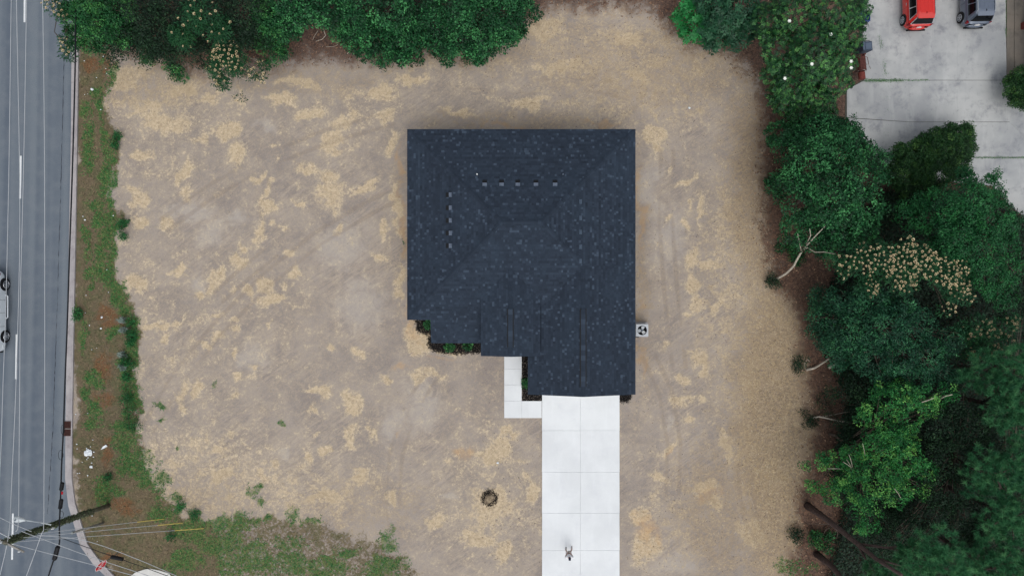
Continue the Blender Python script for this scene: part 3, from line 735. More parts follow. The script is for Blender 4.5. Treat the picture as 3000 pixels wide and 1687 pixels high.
# hip and ridge caps
cb_v, cb_f, cb_t = [], [], []
def caps(a, b, w_=0.13, side_a=None):
    d = (b - a); a = a + d.normalized() * (0.22 if abs(d.x * d.y) > 0.1 else 0.02); d = (b - a); L = d.length; d.normalize(); s = d.cross(Vector((0, 0, 1))).normalized(); nn = int(L / 0.2)
    drop = PM * w_ * (0.7071 if abs(d.x * d.y) > 0.1 else 1.0)
    for i in range(nn):
        p, q = a + d * (L * i / nn), a + d * (L * (i + 1.1) / nn); t = random.choice((0.25, 0.32, 0.36, 0.4, 0.45, 0.55)); n0 = len(cb_v)
        for pt, h in ((p, 0.034), (q, 0.020)):
            cb_v.extend([pt + s * w_ - Vector((0, 0, drop - h)), pt + Vector((0, 0, h + 0.004)), pt - s * w_ - Vector((0, 0, drop - h))])
        cb_f.extend([(n0, n0 + 1, n0 + 4, n0 + 3), (n0 + 1, n0 + 2, n0 + 5, n0 + 4)]); cb_t.extend([t, t])
caps(vec(xL, yT, ZE), rl); caps(vec(xR, yT, ZE), rr); caps(vec(xL, yB, ZE), rl); caps(Vv, rr); caps(rl, rr)
caps(vec(gm_, gy, gz), Vv); caps(vec(pm_, py0, pz), vec(pm_, yB + (pz - ZE) / PM, pz))
mk('ridge_cap', [tuple(p) for p in cb_v], cb_f, M['shingle'], roof, attrs={'tint': ('FACE', cb_t)}, kind='stuff')
# ridge vents: raised cap; black side strips also stand in for its shadow lines
def ridge_vent(x, ya, yb, z):
    mb = MB()
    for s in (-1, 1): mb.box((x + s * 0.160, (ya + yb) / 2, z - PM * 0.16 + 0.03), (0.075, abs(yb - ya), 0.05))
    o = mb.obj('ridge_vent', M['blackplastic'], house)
    n = max(3, int(abs(yb - ya) / 0.3)); V, F, T = [], [], []
    for i in range(n):
        y0 = ya + (yb - ya) * i / n; y1 = ya + (yb - ya) * (i + 1) / n; t = random.choice((0.35, 0.45, 0.5, 0.62, 0.75)); k = len(V)
        for y, h in ((y0, 0.075), (y1, 0.066)):
            V += [(x - 0.14, y, z - PM * 0.14 + h), (x, y, z + h), (x + 0.14, y, z - PM * 0.14 + h)]
        F += [(k, k + 1, k + 4, k + 3), (k + 1, k + 2, k + 5, k + 4)]; T += [t, t]
    mk('vent_cap', V, F, M['shingle'], o, attrs={'tint': ('FACE', T)})
kg = (CAM_H - gz) / FPX; kpp = (CAM_H - pz) / FPX
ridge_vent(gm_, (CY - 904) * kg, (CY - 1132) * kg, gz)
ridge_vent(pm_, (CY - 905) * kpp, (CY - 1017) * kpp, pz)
# box vents
def roof_z(x, y): return min(ZE + PM * (x - xL), ZE + PM * (xR - x), ZE + PM * (yT - y), zf(y))
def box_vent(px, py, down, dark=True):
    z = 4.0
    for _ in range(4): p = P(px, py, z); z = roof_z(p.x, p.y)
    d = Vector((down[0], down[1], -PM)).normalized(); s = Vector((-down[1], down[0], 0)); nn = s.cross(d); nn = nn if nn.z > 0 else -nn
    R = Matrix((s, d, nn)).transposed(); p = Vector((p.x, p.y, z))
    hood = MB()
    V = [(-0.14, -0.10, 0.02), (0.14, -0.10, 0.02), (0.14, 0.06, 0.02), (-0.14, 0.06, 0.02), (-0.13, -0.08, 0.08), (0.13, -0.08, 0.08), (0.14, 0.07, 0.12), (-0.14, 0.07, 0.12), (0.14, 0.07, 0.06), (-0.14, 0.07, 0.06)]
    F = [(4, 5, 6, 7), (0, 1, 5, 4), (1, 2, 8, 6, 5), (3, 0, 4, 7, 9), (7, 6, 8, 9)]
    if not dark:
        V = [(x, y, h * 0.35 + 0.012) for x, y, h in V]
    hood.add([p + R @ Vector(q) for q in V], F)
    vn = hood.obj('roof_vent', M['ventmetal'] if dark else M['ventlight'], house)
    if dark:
        MB().box(p + R @ Vector((0, 0.175, 0.026)), (0.28, 0.23, 0.03), R).obj('vent_shade', M['blackplastic'], vn)  # black plate standing in for the shade below the hood
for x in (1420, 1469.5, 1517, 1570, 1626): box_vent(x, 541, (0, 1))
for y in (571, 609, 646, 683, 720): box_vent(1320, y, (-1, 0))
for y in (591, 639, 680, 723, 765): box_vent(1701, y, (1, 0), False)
for (px, py, m_) in ((1398, 512, 'porcelain'), (1649, 512, 'ventmetal')):
    z = 4.0
    for _ in range(4): p = P(px, py, z); z = roof_z(p.x, p.y)
    MB().disc_cyl((p.x, p.y, z + 0.1), (0, 0, 1), 0.045, 0.26, 10).obj('pipe_vent', M[m_], house)
# gutters, fascia, soffit line and walls under the eaves
fa = MB()
for poly in ([(xL, yB), (xL, yT), (xR, yT), (xR, gy)],):
    for i in range(len(poly) - 1):
        a, b = Vector(poly[i]).to_3d(), Vector(poly[i + 1]).to_3d(); m2 = (a + b) / 2; dd = b - a
        inn = Vector((-(dd.y), dd.x, 0)).normalized() * -0.03
        fa.box((m2.x + inn.x, m2.y + inn.y, ZE - 0.2), (abs(dd.x) + 0.01 if abs(dd.x) > 0.1 else 0.02, abs(dd.y) + 0.01 if abs(dd.y) > 0.1 else 0.02, 0.12))
fa.obj('fascia', M['trim'], house)
oh = 0.42
wallp = [(xL + oh, yT - oh), (xR - oh, yT - oh), (xR - oh, gy + oh), (gx0 + oh, gy + oh), (gx0 + oh, -2.4), (-1.6, -2.4), (-1.6, ey + oh), (ex0 + oh, ey + oh), (ex0 + oh, yB + oh), (xL + oh, yB + oh)]
MB().prism(wallp[::-1], -0.05, 2.2).obj('wall', M['siding'], house)
MB().prism([(p[0] * 0.998, p[1] * 0.998) for p in wallp if p[1] > yB] and [(xL + oh + .01, yT - oh - .01), (xR - oh - .01, yT - oh - .01), (xR - oh - .01, gy + oh + .01), (gx0 + oh + .01, gy + oh + .01), (gx0 + oh + .01, yB + oh), (xL + oh + .01, yB + oh)][::-1], 2.2, 2.62).obj('upper_wall', M['siding'], house)
gd = MB().box((gm_, gy + oh - 0.02, 1.1), (4.9, 0.05, 2.15)).obj('garage_door', M['trim'], house)
for i in range(4): MB().box((gm_, gy + oh - 0.055, 0.3 + i * 0.53), (4.8, 0.03, 0.49)).obj('door_panel', M['trim'], gd)
fd = MB().box((-0.1, -2.42, 1.08), (0.95, 0.05, 2.1)).obj('front_door', M['brick'], house)
MB().tube([(0.25, -2.5, 1.0), (0.25, -2.5, 1.1)], 0.02, 8).obj('door_handle', M['chrome'], fd)
for (x, y, sx, sy) in [(-3.4, ey + oh, 1.5, 0.06), (-3.0, yT - oh, 1.2, 0.06), (3.0, yT - oh, 1.8, 0.06), (xL + oh, 3, 0.06, 1.2), (xL + oh, 6.5, 0.06, 1.2), (xR - oh, 5, 0.06, 1.0)]:
    wn = MB().box((x, y, 1.4), (sx, sy, 1.2)).obj('window', M['trim'], house)
    MB().box((x, y, 1.4), (sx - .12 if sx > .1 else sx + .02, sy - .12 if sy > .1 else sy + .02, 1.08)).obj('pane', M['glass'], wn)
for x in (px0 + 0.3, gx0 - 0.1): MB().box((x, py0 + 0.3, 1.5), (0.2, 0.2, 3.1)).obj('porch_post', M['trim'], house)

# ------------------------------------------------------------------ air conditioner
kz = 0.85
c = P(1881.5, 967.5, kz); ac = thing('air_conditioner', 'square pale grey air conditioner with a round fan beside the right wall of the house', 'air conditioner', (c.x, c.y, 0))
hw = 0.40
MB().box((c.x, c.y, 0.05), (1.0, 1.0, 0.12)).obj('pad', M['gutter'], ac)
mb = MB()
for s in (-1, 1):
    mb.box((c.x + s * (hw - 0.02), c.y, 0.45), (0.03, 2 * hw - 0.01, 0.72)); mb.box((c.x, c.y + s * (hw - 0.02), 0.45), (2 * hw - 0.08, 0.03, 0.72))
mb.obj('cabinet', M['acmetal'], ac)
V, F = [], []; nseg = 32; R0 = 0.315
for i in range(nseg):
    t = 2 * math.pi * i / nseg; ct, st = math.cos(t), math.sin(t); q = hw / max(abs(ct), abs(st))
    V += [(c.x + R0 * ct, c.y + R0 * st, kz), (c.x + q * ct, c.y + q * st, kz), (c.x + R0 * ct, c.y + R0 * st, kz - 0.12), (c.x + q * ct, c.y + q * st, kz - 0.05)]
for i in range(nseg):
    j = (i + 1) % nseg; F += [(4*i, 4*i+1, 4*j+1, 4*j), (4*i+2, 4*i, 4*j, 4*j+2), (4*i+1, 4*i+3, 4*j+3, 4*j+1)]
mk('top_panel', V, F, M['acmetal'], ac)
MB().disc_cyl((c.x, c.y, 0.5), (0, 0, 1), 0.36, 0.02, 28).obj('fan_well', M['acdark'], ac)
MB().disc_cyl((c.x, c.y, 0.74), (0, 0, 1), 0.065, 0.1, 14).obj('hub', M['ventmetal'], ac)
for k in range(3):
    t = math.radians(75 + 118 * k); R = Matrix.Rotation(t, 3, 'Z') @ Matrix.Rotation(math.radians(14), 3, 'X')
    V = [R @ Vector(q) for q in ((0.05, -0.05, 0), (0.12, -0.11, 0), (0.27, -0.13, 0), (0.285, 0.0, 0), (0.25, 0.11, 0), (0.12, 0.08, 0), (0.05, 0.04, 0))]
    V = [Vector((c.x, c.y, 0.75)) + q for q in V]; n = len(V)
    V2 = V + [q - Vector((0, 0, 0.008)) for q in V]
    mk('fan_blade', V2, [tuple(range(n)), tuple(range(2 * n - 1, n - 1, -1))] + [(i, n + i, n + (i + 1) % n, (i + 1) % n) for i in range(n)], M['acblade'], ac)
mb = MB()
for k in range(4):
    r = 0.08 + k * 0.075
    mb.tube([(c.x + r * math.cos(t), c.y + r * math.sin(t), kz - 0.01) for t in np.linspace(0, 2 * math.pi, 25)], 0.0028, 4, cap=False)
for k in range(8):
    t = k * math.pi / 4; mb.tube([(c.x + 0.05 * math.cos(t), c.y + 0.05 * math.sin(t), kz - 0.008), (c.x + 0.315 * math.cos(t), c.y + 0.315 * math.sin(t), kz - 0.008)], 0.0028, 4)
mb.obj('fan_guard', M['acdark'], ac)
MB().tube([(c.x - 0.1, c.y - hw, 0.2), (c.x - 0.1, c.y - hw - 0.1, 0.15), (c.x - 0.5, c.y - hw - 0.1, 0.15)], 0.02, 6).obj('refrigerant_line', M['blackplastic'], ac)

# ------------------------------------------------------------------ leaves
def leaf_arrays(C, Nn, D, L, W, fold=0.12):
    """diamond leaves: C base points, Nn normals, D directions; L, W arrays"""
    S = np.cross(Nn, D); S /= np.linalg.norm(S, axis=1, keepdims=True) + 1e-9
    L = L[:, None]; W = W[:, None]
    mid = C + D * L * 0.45 + Nn * (W * fold)
    V = np.stack([C, mid + S * W * 0.5, C + D * L - Nn * (L * 0.08), mid - S * W * 0.5], 1).reshape(-1, 3)
    n = len(C); b = np.arange(n) * 4
    F = np.concatenate([np.stack([b, b + 1, b + 2], 1), np.stack([b, b + 2, b + 3], 1)])
    return V, F
def unitv(a): return a / (np.linalg.norm(a, axis=1, keepdims=True) + 1e-9)

def crown_points(lobes, clump_r, clump_den, rng, zmin=-0.35, shell=(0.7, 1.05)):
    """lobes: (x, y, z, r, rz) world. -> clump centres, outward normals"""
    Cs, Ns = [], []
    for (x, y, z, r, rz) in lobes:
        n = max(14 if r > .45 else 4, int(clump_den * math.pi * r * r * 1.6))
        d = unitv(rng.normal(size=(n * 2, 3))); d = d[d[:, 2] > zmin][:n]
        f = rng.uniform(shell[0] ** 2, shell[1] ** 2, size=(len(d), 1)) ** 0.5
        Cs.append(np.array([x, y, z]) + d * f * np.array([r, r, rz])); Ns.append(unitv(d * np.array([1, 1, r / rz])))
    return np.concatenate(Cs), np.concatenate(Ns)

def crown_mesh(lobes, kind, seed):
    rng = np.random.default_rng(seed); k = KINDS[kind]
    C, Nn = crown_points(lobes, k['cr'], k['den'], rng, k.get('zmin', -0.3), k.get('shell', (0.72, 1.06)))
    up = np.array([0, 0, 1.0]); m = len(C); per = int(k['per'] * (1.0 if k.get('mode') else 1.25))
    tint_c = np.clip(rng.normal(k.get('tm', 0.45), k.get('ts', 0.2), m), 0, 1)
    ax = unitv(Nn * 0.55 + up * 0.45 + rng.normal(size=(m, 3)) * 0.25)
    rep = np.repeat(np.arange(m), per); q = len(rep)
    a = ax[rep]; t1 = unitv(np.cross(a, rng.normal(size=(m, 3))[rep])); t2 = np.cross(a, t1)
    th = rng.uniform(0, 2 * np.pi, q); mode = k.get('mode', 'clump')
    rad = np.cos(th)[:, None] * t1 + np.sin(th)[:, None] * t2
    L = k['L'] * rng.uniform(0.5, 1.25, q); W = k['W'] * rng.uniform(0.6, 1.2, q)
    if mode == 'rosette':
        j = np.tile(np.arange(per), m); th = j * (2 * np.pi / per) + rng.uniform(0, 6.28, m)[rep] + rng.normal(0, 0.15, q)
        rad = np.cos(th)[:, None] * t1 + np.sin(th)[:, None] * t2
        base = C[rep] + rad * (0.12 * k['L']); D = unitv(rad + a * rng.normal(0.12, 0.14, (q, 1))); Nl = unitv(a - D * np.sum(a * D, 1, keepdims=True))
    elif mode == 'needle':
        el = rng.uniform(-0.25, 1.3, q)[:, None]
        D = unitv(rad * np.cos(el) + a * np.sin(el)); base = C[rep] + a * rng.uniform(-0.10, 0.08, (q, 1)); Nl = unitv(np.cross(D, rng.normal(size=(q, 3))))
    else:
        rr_ = k['cr'] * np.sqrt(rng.uniform(0, 1, q))[:, None]
        base = C[rep] + rad * rr_ + a * (rng.normal(0, 0.25, (q, 1)) * k['cr'] - 0.35 * rr_ ** 2 / k['cr'])
        D = unitv(rad * 0.8 + rng.normal(size=(q, 3)) * 0.6 + np.array([0, 0, -0.15]))
        Nl = a + rng.normal(size=(q, 3)) * k.get('nj', 0.45); Nl = unitv(Nl - D * np.sum(Nl * D, 1, keepdims=True))
    ti = np.clip(tint_c[rep] + rng.normal(0, k.get('lj', 0.12), q), 0, 1)
    keep = base[:, 2] > 0.03
    base, Nl, D, L, W, ti = base[keep], Nl[keep], D[keep], L[keep], W[keep], ti[keep]
    if mode == 'needle':
        S = unitv(np.cross(Nl, D)) * W[:, None]
        V = np.stack([base - S * 0.5, base + S * 0.5, base + D * L[:, None]], 1).reshape(-1, 3)
        F = np.arange(len(base) * 3).reshape(-1, 3); ta = np.repeat(ti, 3)
    else:
        V, F = leaf_arrays(base, Nl, D, L, W); ta = np.repeat(ti, 4)
    return V, F, ta, C, Nn

KINDS = {
 'shade': dict(L=.14, W=.06, den=6.0, per=16, cr=.32, mat='darkleaf', ts=.25, tm=.45),
 'vine':   dict(L=.17, W=.10, den=7.0, per=34, cr=.34, mat='vine', ts=.3, tm=.40),
 'bush':   dict(L=.15, W=.085, den=7.5, per=34, cr=.30, mat='vine2', ts=.24, tm=.45),
 'dark':   dict(L=.15, W=.07, den=5.0, per=28, cr=.40, mat='darkleaf', ts=.22, tm=.4),
 'magnolia': dict(L=.14, W=.065, den=46.0, per=8, cr=.2, mat='magnolia', mode='rosette', ts=.26, tm=.42, lj=.14, shell=(.55, 1.06)),
 'fig':    dict(L=.27, W=.14, den=15.0, per=7, cr=.3, mat='fig', mode='rosette', ts=.16, tm=.5, shell=(.6, 1.06)),
 'figdark': dict(L=.27, W=.13, den=15.0, per=7, cr=.3, mat='figdark', mode='rosette', ts=.2, tm=.45, shell=(.55, 1.06)),
 'silk':   dict(L=.20, W=.06, den=4.2, per=34, cr=.36, mat='silk', ts=.15, tm=.45, zmin=0.1, nj=.25),
 'round':  dict(L=.13, W=.075, den=6.5, per=36, cr=.27, mat='rightleaf', ts=.18, tm=.48),
 'olive':  dict(L=.19, W=.06, den=6.5, per=32, cr=.34, mat='olive', ts=.26, tm=.38),
 'bright': dict(L=.14, W=.075, den=7.0, per=22, cr=.22, mat='bright', ts=.34, tm=.38, shell=(.45, 1.12)),
 'pine':   dict(L=.28, W=.022, den=10.0, per=80, cr=.25, mat='pine', mode='needle', ts=.2, tm=.45, zmin=-.1, shell=(.45, 1.05)),
 'hedge':  dict(L=.11, W=.065, den=22.0, per=40, cr=.22, mat='hedgeleaf', ts=.24, tm=.42),
}
def lobe_w(lobes, flat=0.72):
    out = []
    for l in lobes:
        px, py, r, z = l[:4]; p = P(px, py, z); rw = r * (CAM_H - z) / FPX
        out.append((p.x, p.y, z, rw, max(0.35, rw * (l[4] if len(l) > 4 else flat))))
    return out

def limbs(base, lobes, r0, rng, bark, parent, trunk_top=None):
    """tapered trunk with a limb to every lobe"""
    b = Vector(base); cx = sum(l[0] for l in lobes) / len(lobes); cy = sum(l[1] for l in lobes) / len(lobes); cz = sum(l[2] for l in lobes) / len(lobes)
    top = Vector(trunk_top) if trunk_top else Vector((b.x * 0.5 + cx * 0.5, b.y * 0.5 + cy * 0.5, cz * 0.72))
    mb = MB(); pts, rad = [], []
    for i in range(6):
        t = i / 5; p = b.lerp(top, t) + Vector((rng.normal(0, .06), rng.normal(0, .06), 0)) * (1 if 0 < i < 5 else 0)
        pts.append(p); rad.append(r0 * (1.25 - 0.75 * t) if i else r0 * 1.5)
    pts[0] = b - Vector((0, 0, 0.1)); mb.tube(pts, rad, 8)
    for (x, y, z, r, rz) in lobes:
        s = pts[rng.integers(3, 6)]; e = Vector((x, y, z + rz * 0.35)); mid = s.lerp(e, 0.5) + Vector((rng.normal(0, .2), rng.normal(0, .2), rng.uniform(-.1, .3)))
        q = [s, s.lerp(mid, 0.5), mid, mid.lerp(e, 0.5) + Vector((0, 0, .05)), e]
        mb.tube(q, [r0 * .5, r0 * .42, r0 * .32, r0 * .22, r0 * .1], 6)
        for _ in range(4):
            a = rng.uniform(0, 6.28); e2 = Vector((x + math.cos(a) * r * .8, y + math.sin(a) * r * .8, z + rz * rng.uniform(0, .5)))
            mb.tube([mid, mid.lerp(e2, .5) + Vector((0, 0, .1)), e2], [r0 * .2, r0 * .13, r0 * .05], 5)
    return mb.obj('trunk', bark, parent, smooth=True)

def tree(name, label, cat, kind, base_px, lobes, r0=0.12, bark=None, seed=1, group=None, flat=0.72, trunk_top=None):
    sr = random.Random(seed * 7 + 1); extra = []
    for l in lobes:
        if l[2] > 24:
            for _ in range(3):
                a = sr.uniform(0, 6.283); q = l[2] * sr.uniform(.75, 1.1); rr0 = l[2] * sr.uniform(.28, .5)
                extra.append((l[0] + q * math.cos(a), l[1] + q * math.sin(a), rr0, max(.5, l[3] - sr.uniform(0, .25) * l[3])))
    b = P(*base_px, 0.0); t = thing(name, label, cat, b, group); lw = lobe_w(lobes + extra, flat); rng = np.random.default_rng(seed + 500)
    V, F, ta, C, Nn = crown_mesh(lw, kind, seed)
    mk('crown', V, F, M[KINDS[kind]['mat']], t, attrs={'tint': ('POINT', ta)})
    limbs(b, lw[:len(lobes)], r0, rng, bark or M['bark'], t, trunk_top)
    return t, lw, (C, Nn)

# ---- trees along the top edge
tree('roadside_tree', 'leafy green tree at the road edge in the upper left corner', 'tree', 'bush', (255,60), [(215,55,40,4.6),(235,100,38,4.0),(262,30,55,5.6),(300,70,52,5.0),(225,20,40,5.2),(275,120,34,3.4),(340,30,50,5.2),(345,100,40,4.2)], .14, seed=11)
tree('scrub_tree', 'dark thin scrub tree left of the blossoming silk tree', 'tree', 'dark', (420,60), [(400,40,70,5.0),(450,95,58,4.0),(370,120,44,3.2),(425,140,40,2.8),(500,30,55,5.0),(480,150,30,2.6),(330,140,36,2.6),(540,120,50,3.6)], .11, seed=12)
tree('low_shrub', 'low yellow-green shrub at the edge of the dry grass, upper left', 'shrub', 'bush', (505,205), [(490,200,17,.5),(512,210,20,.5),(528,222,14,.4)], .03, seed=13)
tree('small_shrub', 'small green shrub under the dark scrub tree', 'shrub', 'bush', (430,160), [(425,165,14,.6),(436,175,12,.5),(445,160,10,.6)], .03, seed=14)
tree('dark_understory_tree', 'brown-green thin tree between the silk tree and the dark round bush', 'tree', 'dark', (740,50), [(720,40,60,4.6),(690,100,48,3.8),(760,90,40,3.6),(640,40,50,4.4),(600,160,40,2.6)], .1, seed=15)
tree('round_bush', 'dark green upright bush right of the blossoming silk tree', 'bush', 'bush', (800,110), [(800,150,34,1.9),(795,110,44,2.6),(800,60,50,4.2),(770,30,40,4.2)], .08, seed=16)
tree('vine_covered_tree', 'green vine-covered tree above the bare fallen branches', 'tree', 'vine', (880,20), [(860,40,50,4.6),(840,80,36,3.6),(910,25,52,4.8),(960,30,46,4.4),(850,5,50,5.0),(990,70,34,3.2)], .12, seed=17)
tree('vine_mound', 'left of the two large vine-covered mounds along the top edge', 'bush', 'vine', (1100,70), [(1040,60,48,3.6),(1090,100,52,3.2),(1120,150,40,2.0),(1180,120,46,2.6),(1020,110,28,2.0),(1060,10,60,4.6),(1150,30,56,4.4),(1190,75,44,3.2),(1125,185,18,.9),(1200,160,26,1.4)], .12, seed=18)
tree('vine_mound', 'right of the two large vine-covered mounds along the top edge', 'bush', 'vine', (1380,60), [(1270,50,50,4.0),(1290,115,44,2.6),(1350,100,56,3.0),(1310,155,30,1.4),(1400,50,62,4.4),(1480,40,60,4.2),(1440,100,50,2.8),(1535,30,40,3.6),(1385,155,34,1.4),(1420,150,28,1.2),(1340,10,60,4.8),(1500,85,30,2.2),(1465,125,24,1.2)], .12, seed=19)
tree('bright_shrub', 'bright green large-leaved shrub at the top edge of the open ground', 'shrub', 'fig', (2050,60), [(1998,58,26,1.9),(2035,80,34,2.3),(2040,30,32,2.9),(2065,110,24,1.7),(2010,100,20,1.5),(2022,12,24,2.9),(2075,60,30,2.8),(2095,45,22,2.6)], .06, seed=20)
tree('broad_leaf_tree', 'darker large-leaved tree behind the bright green shrub', 'tree', 'figdark', (2150,50), [(2120,60,52,3.6),(2175,95,40,3.0),(2105,115,32,2.2),(2170,30,54,4.4),(2085,135,18,1.2),(2100,15,46,4.2),(2205,60,40,3.8),(2150,130,24,1.8)], .12, seed=21)
mg, mg_l, (mC, mN) = tree('magnolia_tree', 'large glossy dark tree with a few white flowers beside the concrete yard', 'tree', 'magnolia', (2380,130),
     [(2330,50,72,6.2),(2440,45,70,6.4),(2400,140,80,6.8),(2470,180,46,4.8),(2290,140,62,5.4),(2325,235,62,4.8),(2440,240,46,3.8),(2385,285,46,3.2),(2262,215,34,3.6),(2505,40,40,4.6),(2500,105,36,4.4),(2250,60,46,5.2),(2420,310,26,2.0),(2300,300,36,2.4),(2350,325,44,2.2),(2425,345,34,1.8),(2270,280,26,2.0)], .2, seed=22)
# ---- right hand trees
tree('vine_covered_tree', 'large bright vine-covered tree with pale leaning limbs right of the dry lot', 'tree', 'vine', (2330,600), [(2390,400,62,4.2),(2450,440,66,4.8),(2380,490,74,5.6),(2315,440,46,3.2),(2490,400,40,3.2),(2520,520,62,5.0),(2440,570,84,6.0),(2350,590,62,4.8),(2535,610,52,4.6),(2290,540,34,2.6),(2285,390,34,2.2),(2475,660,60,4.6),(2330,670,42,3.4),(2560,470,34,3.6),(2420,690,50,3.6),(2530,680,44,3.8),(2430,370,36,2.6),(2350,375,34,2.2),(2400,350,30,1.8),(2480,370,30,2.2)], .09, M['bark'], seed=23)
tree('yard_bush', 'dark dense bush growing over the concrete yard', 'bush', 'hedge', (2720,480), [(2690,470,56,2.2),(2760,440,60,2.4),(2815,405,40,1.9),(2790,430,50,2.2),(2720,440,40,2.0),(2650,515,46,2.2),(2740,505,56,2.4),(2640,455,28,1.6),(2838,440,24,1.6),(2800,475,40,2.0),(2700,540,40,2.0),(2830,380,14,1.4)], .08, seed=24)
tree('corner_hedge', 'dark clipped hedge at the end of the neighbour\'s porch walk', 'hedge', 'hedge', (2985,260), [(2975,255,34,1.4),(2998,225,30,1.6),(2962,240,22,1.1),(3000,285,36,1.5),(2985,300,20,1.0),(3040,260,50,1.8)], .06, seed=25)
tree('rounded_tree', 'large dense rounded dark green tree at the right edge below the dark bush', 'tree', 'round', (2820,660), [(2770,610,58,6.2),(2840,590,66,6.8),(2900,640,66,6.6),(2715,630,50,5.2),(2870,730,66,6.2),(2945,730,44,4.8),(2810,690,64,6.6),(2890,810,56,5.0),(2968,800,34,4.2),(2660,640,36,4.6),(2890,550,42,5.6),(2940,870,40,4.0),(2950,660,36,5.0),(2780,740,60,5.6)], .2, seed=26)
sk, sk_l, (kC, kN) = tree('silk_tree', 'silk tree covered in cream blossom among the dark trees on the right', 'tree', 'silk', (2560,720), [(2485,765,36,5.6),(2535,765,44,6.0),(2595,765,46,6.4),(2650,725,34,6.4),(2655,775,44,6.6),(2710,775,44,6.6),(2760,795,42,6.4),(2810,785,30,6.0),(2800,850,30,5.6),(2775,905,20,5.0),(2545,845,26,5.4),(2640,825,38,6.0),(2460,800,22,5.0),(2830,870,22,5.2)], .055, M['bark'], seed=27, flat=.45)
tree('soft_leaf_tree', 'blue-green loose tree below the blossoming silk tree', 'tree', 'olive', (2480,880), [(2550,890,54,5.0),(2470,880,44,4.0),(2640,900,46,4.8),(2690,950,50,5.2),(2600,960,62,5.6),(2500,970,54,4.6),(2430,930,42,3.2),(2640,1040,54,5.2),(2720,1040,46,5.0),(2560,1050,54,4.6),(2690,1110,38,4.4),(2450,1040,34,2.8),(2405,870,26,2.2),(2780,1000,40,4.6),(2760,1100,40,4.4),(2600,1110,40,3.6),(2410,980,34,2.4),(2400,930,30,2.2),(2460,1000,40,3.6),(2520,920,44,4.6)], .14, seed=28)
dk_t, dk_l, (dC, dN) = tree('shaded_silk_tree', 'small shaded silk tree with blossom darkened for shade near the right edge', 'tree', 'silk', (2820,920), [(2870,970,40,4.4),(2915,1000,36,4.4),(2850,1020,30,3.8),(2945,960,30,4.2),(2820,980,26,4.0)], .05, seed=29, flat=.45)
tree('fresh_green_tree', 'fresh light green tree with bare twigs above the leaf litter, lower right', 'tree', 'bright', (2430,1270), [(2600,1175,44,4.8),(2655,1160,36,5.0),(2700,1165,40,5.2),(2780,1150,24,5.2),(2560,1225,44,4.4),(2660,1225,44,4.6),(2730,1195,34,4.8),(2590,1310,52,5.2),(2665,1345,46,5.0),(2710,1375,32,4.6),(2525,1370,44,4.4),(2405,1350,26,3.2),(2360,1368,18,2.6),(2440,1340,20,3.4),(2385,1425,22,2.4),(2470,1440,46,3.6),(2545,1450,48,4.4),(2625,1430,44,4.4),(2545,1525,40,3.4),(2620,1270,36,4.8),(2480,1390,34,3.8),(2700,1430,30,4.0),(2560,1300,40,4.6),(2610,1390,44,4.8),(2500,1330,30,4.2),(2640,1300,40,4.9)], .075, M['bark'], seed=30)
# pines: tall, crowns high
def pine(label, base_px, top_h, lobes, seed, r0=.16):
    if base_px is None:
        lobes = [(a, b, c, d * .62) for a, b, c, d in lobes]; top_h *= .62; q = [P(a, b, d) for a, b, c, d in lobes]; mx_, my_ = sum(p.x for p in q) / len(q), sum(p.y for p in q) / len(q); base_px = (mx_ / K0 + CX, CY - my_ / K0)
    b = P(*base_px, 0); t = thing('pine_tree', label, 'tree', b, 'tall pines in the lower right corner'); lobes = [(a, b, c * 1.35, d) for a, b, c, d in lobes]; lw = lobe_w(lobes, .6); rng = np.random.default_rng(seed)
    V, F, ta, C, Nn = crown_mesh(lw, 'pine', seed)
    mk('crown', V, F, M['pine'], t, attrs={'tint': ('POINT', ta)})
    limbs(b, lw, r0, rng, M['pinebark'], t, (b.x, b.y, top_h))
pine('tall pine with its trunk showing along the litter edge, crown at the bottom edge', (2365,1480), 11.0, [(2690,1640,50,10.0),(2620,1660,44,9.0),(2740,1590,44,10.6),(2770,1660,50,10.5),(2660,1590,30,9.4),(2560,1670,30,8.0)], 41, .17)
pine('tall pine whose trunk base shows lowest along the litter edge', (2392,1622), 10.0, [(2530,1740,50,9.0),(2600,1760,50,9.5),(2480,1730,30,7.8)], 42, .16)
pine('pine with its crown at the right edge level with the drain grate', None, 10.0, [(2960,1190,48,10.0),(2915,1215,36,9.6),(2985,1250,44,10.2),(2940,1150,34,10.4),(3020,1200,40,10)], 43)
pine('pine right of the fresh green tree with the brightest needle tufts', None, 10.5, [(2890,1365,46,10.4),(2940,1390,44,10.8),(2985,1350,40,11.0),(2850,1410,34,9.8),(2910,1440,38,10.0)], 44)
pine('pine at the right edge just above the bottom corner pine', None, 10.5, [(2930,1490,44,10.6),(2980,1510,44,10.8),(2895,1535,36,10.0),(2960,1560,36,10.4),(2990,1450,30,10)], 45)
pine('bottom right corner pine', None, 10.5, [(2960,1640,44,10.6),(2900,1660,46,10.4),(2990,1680,40,10.8),(2850,1620,36,9.8),(2830,1690,40,9.6)], 46)
pine('soft dark pine at the right edge below the shaded silk tree', None, 9.0, [(2890,1080,46,8.8),(2950,1080,46,9.2),(2840,1110,34,8.2),(2990,1050,36,9.0),(2930,1130,36,8.6)], 47)
tree('shade_tree', 'dark shaded broadleaf tree between the fresh green tree and the pines', 'tree', 'dark', (2760,1300), [(2770,1260,60,4.6),(2840,1250,60,5.0),(2800,1330,60,4.6),(2780,1430,60,4.4),(2870,1310,50,5),(2730,1510,60,4.0),(2820,1520,60,4.6),(2660,1560,56,3.6),(2900,1220,44,5),(2580,1600,50,3.0),(2800,1180,44,4.6)], .14, seed=31)
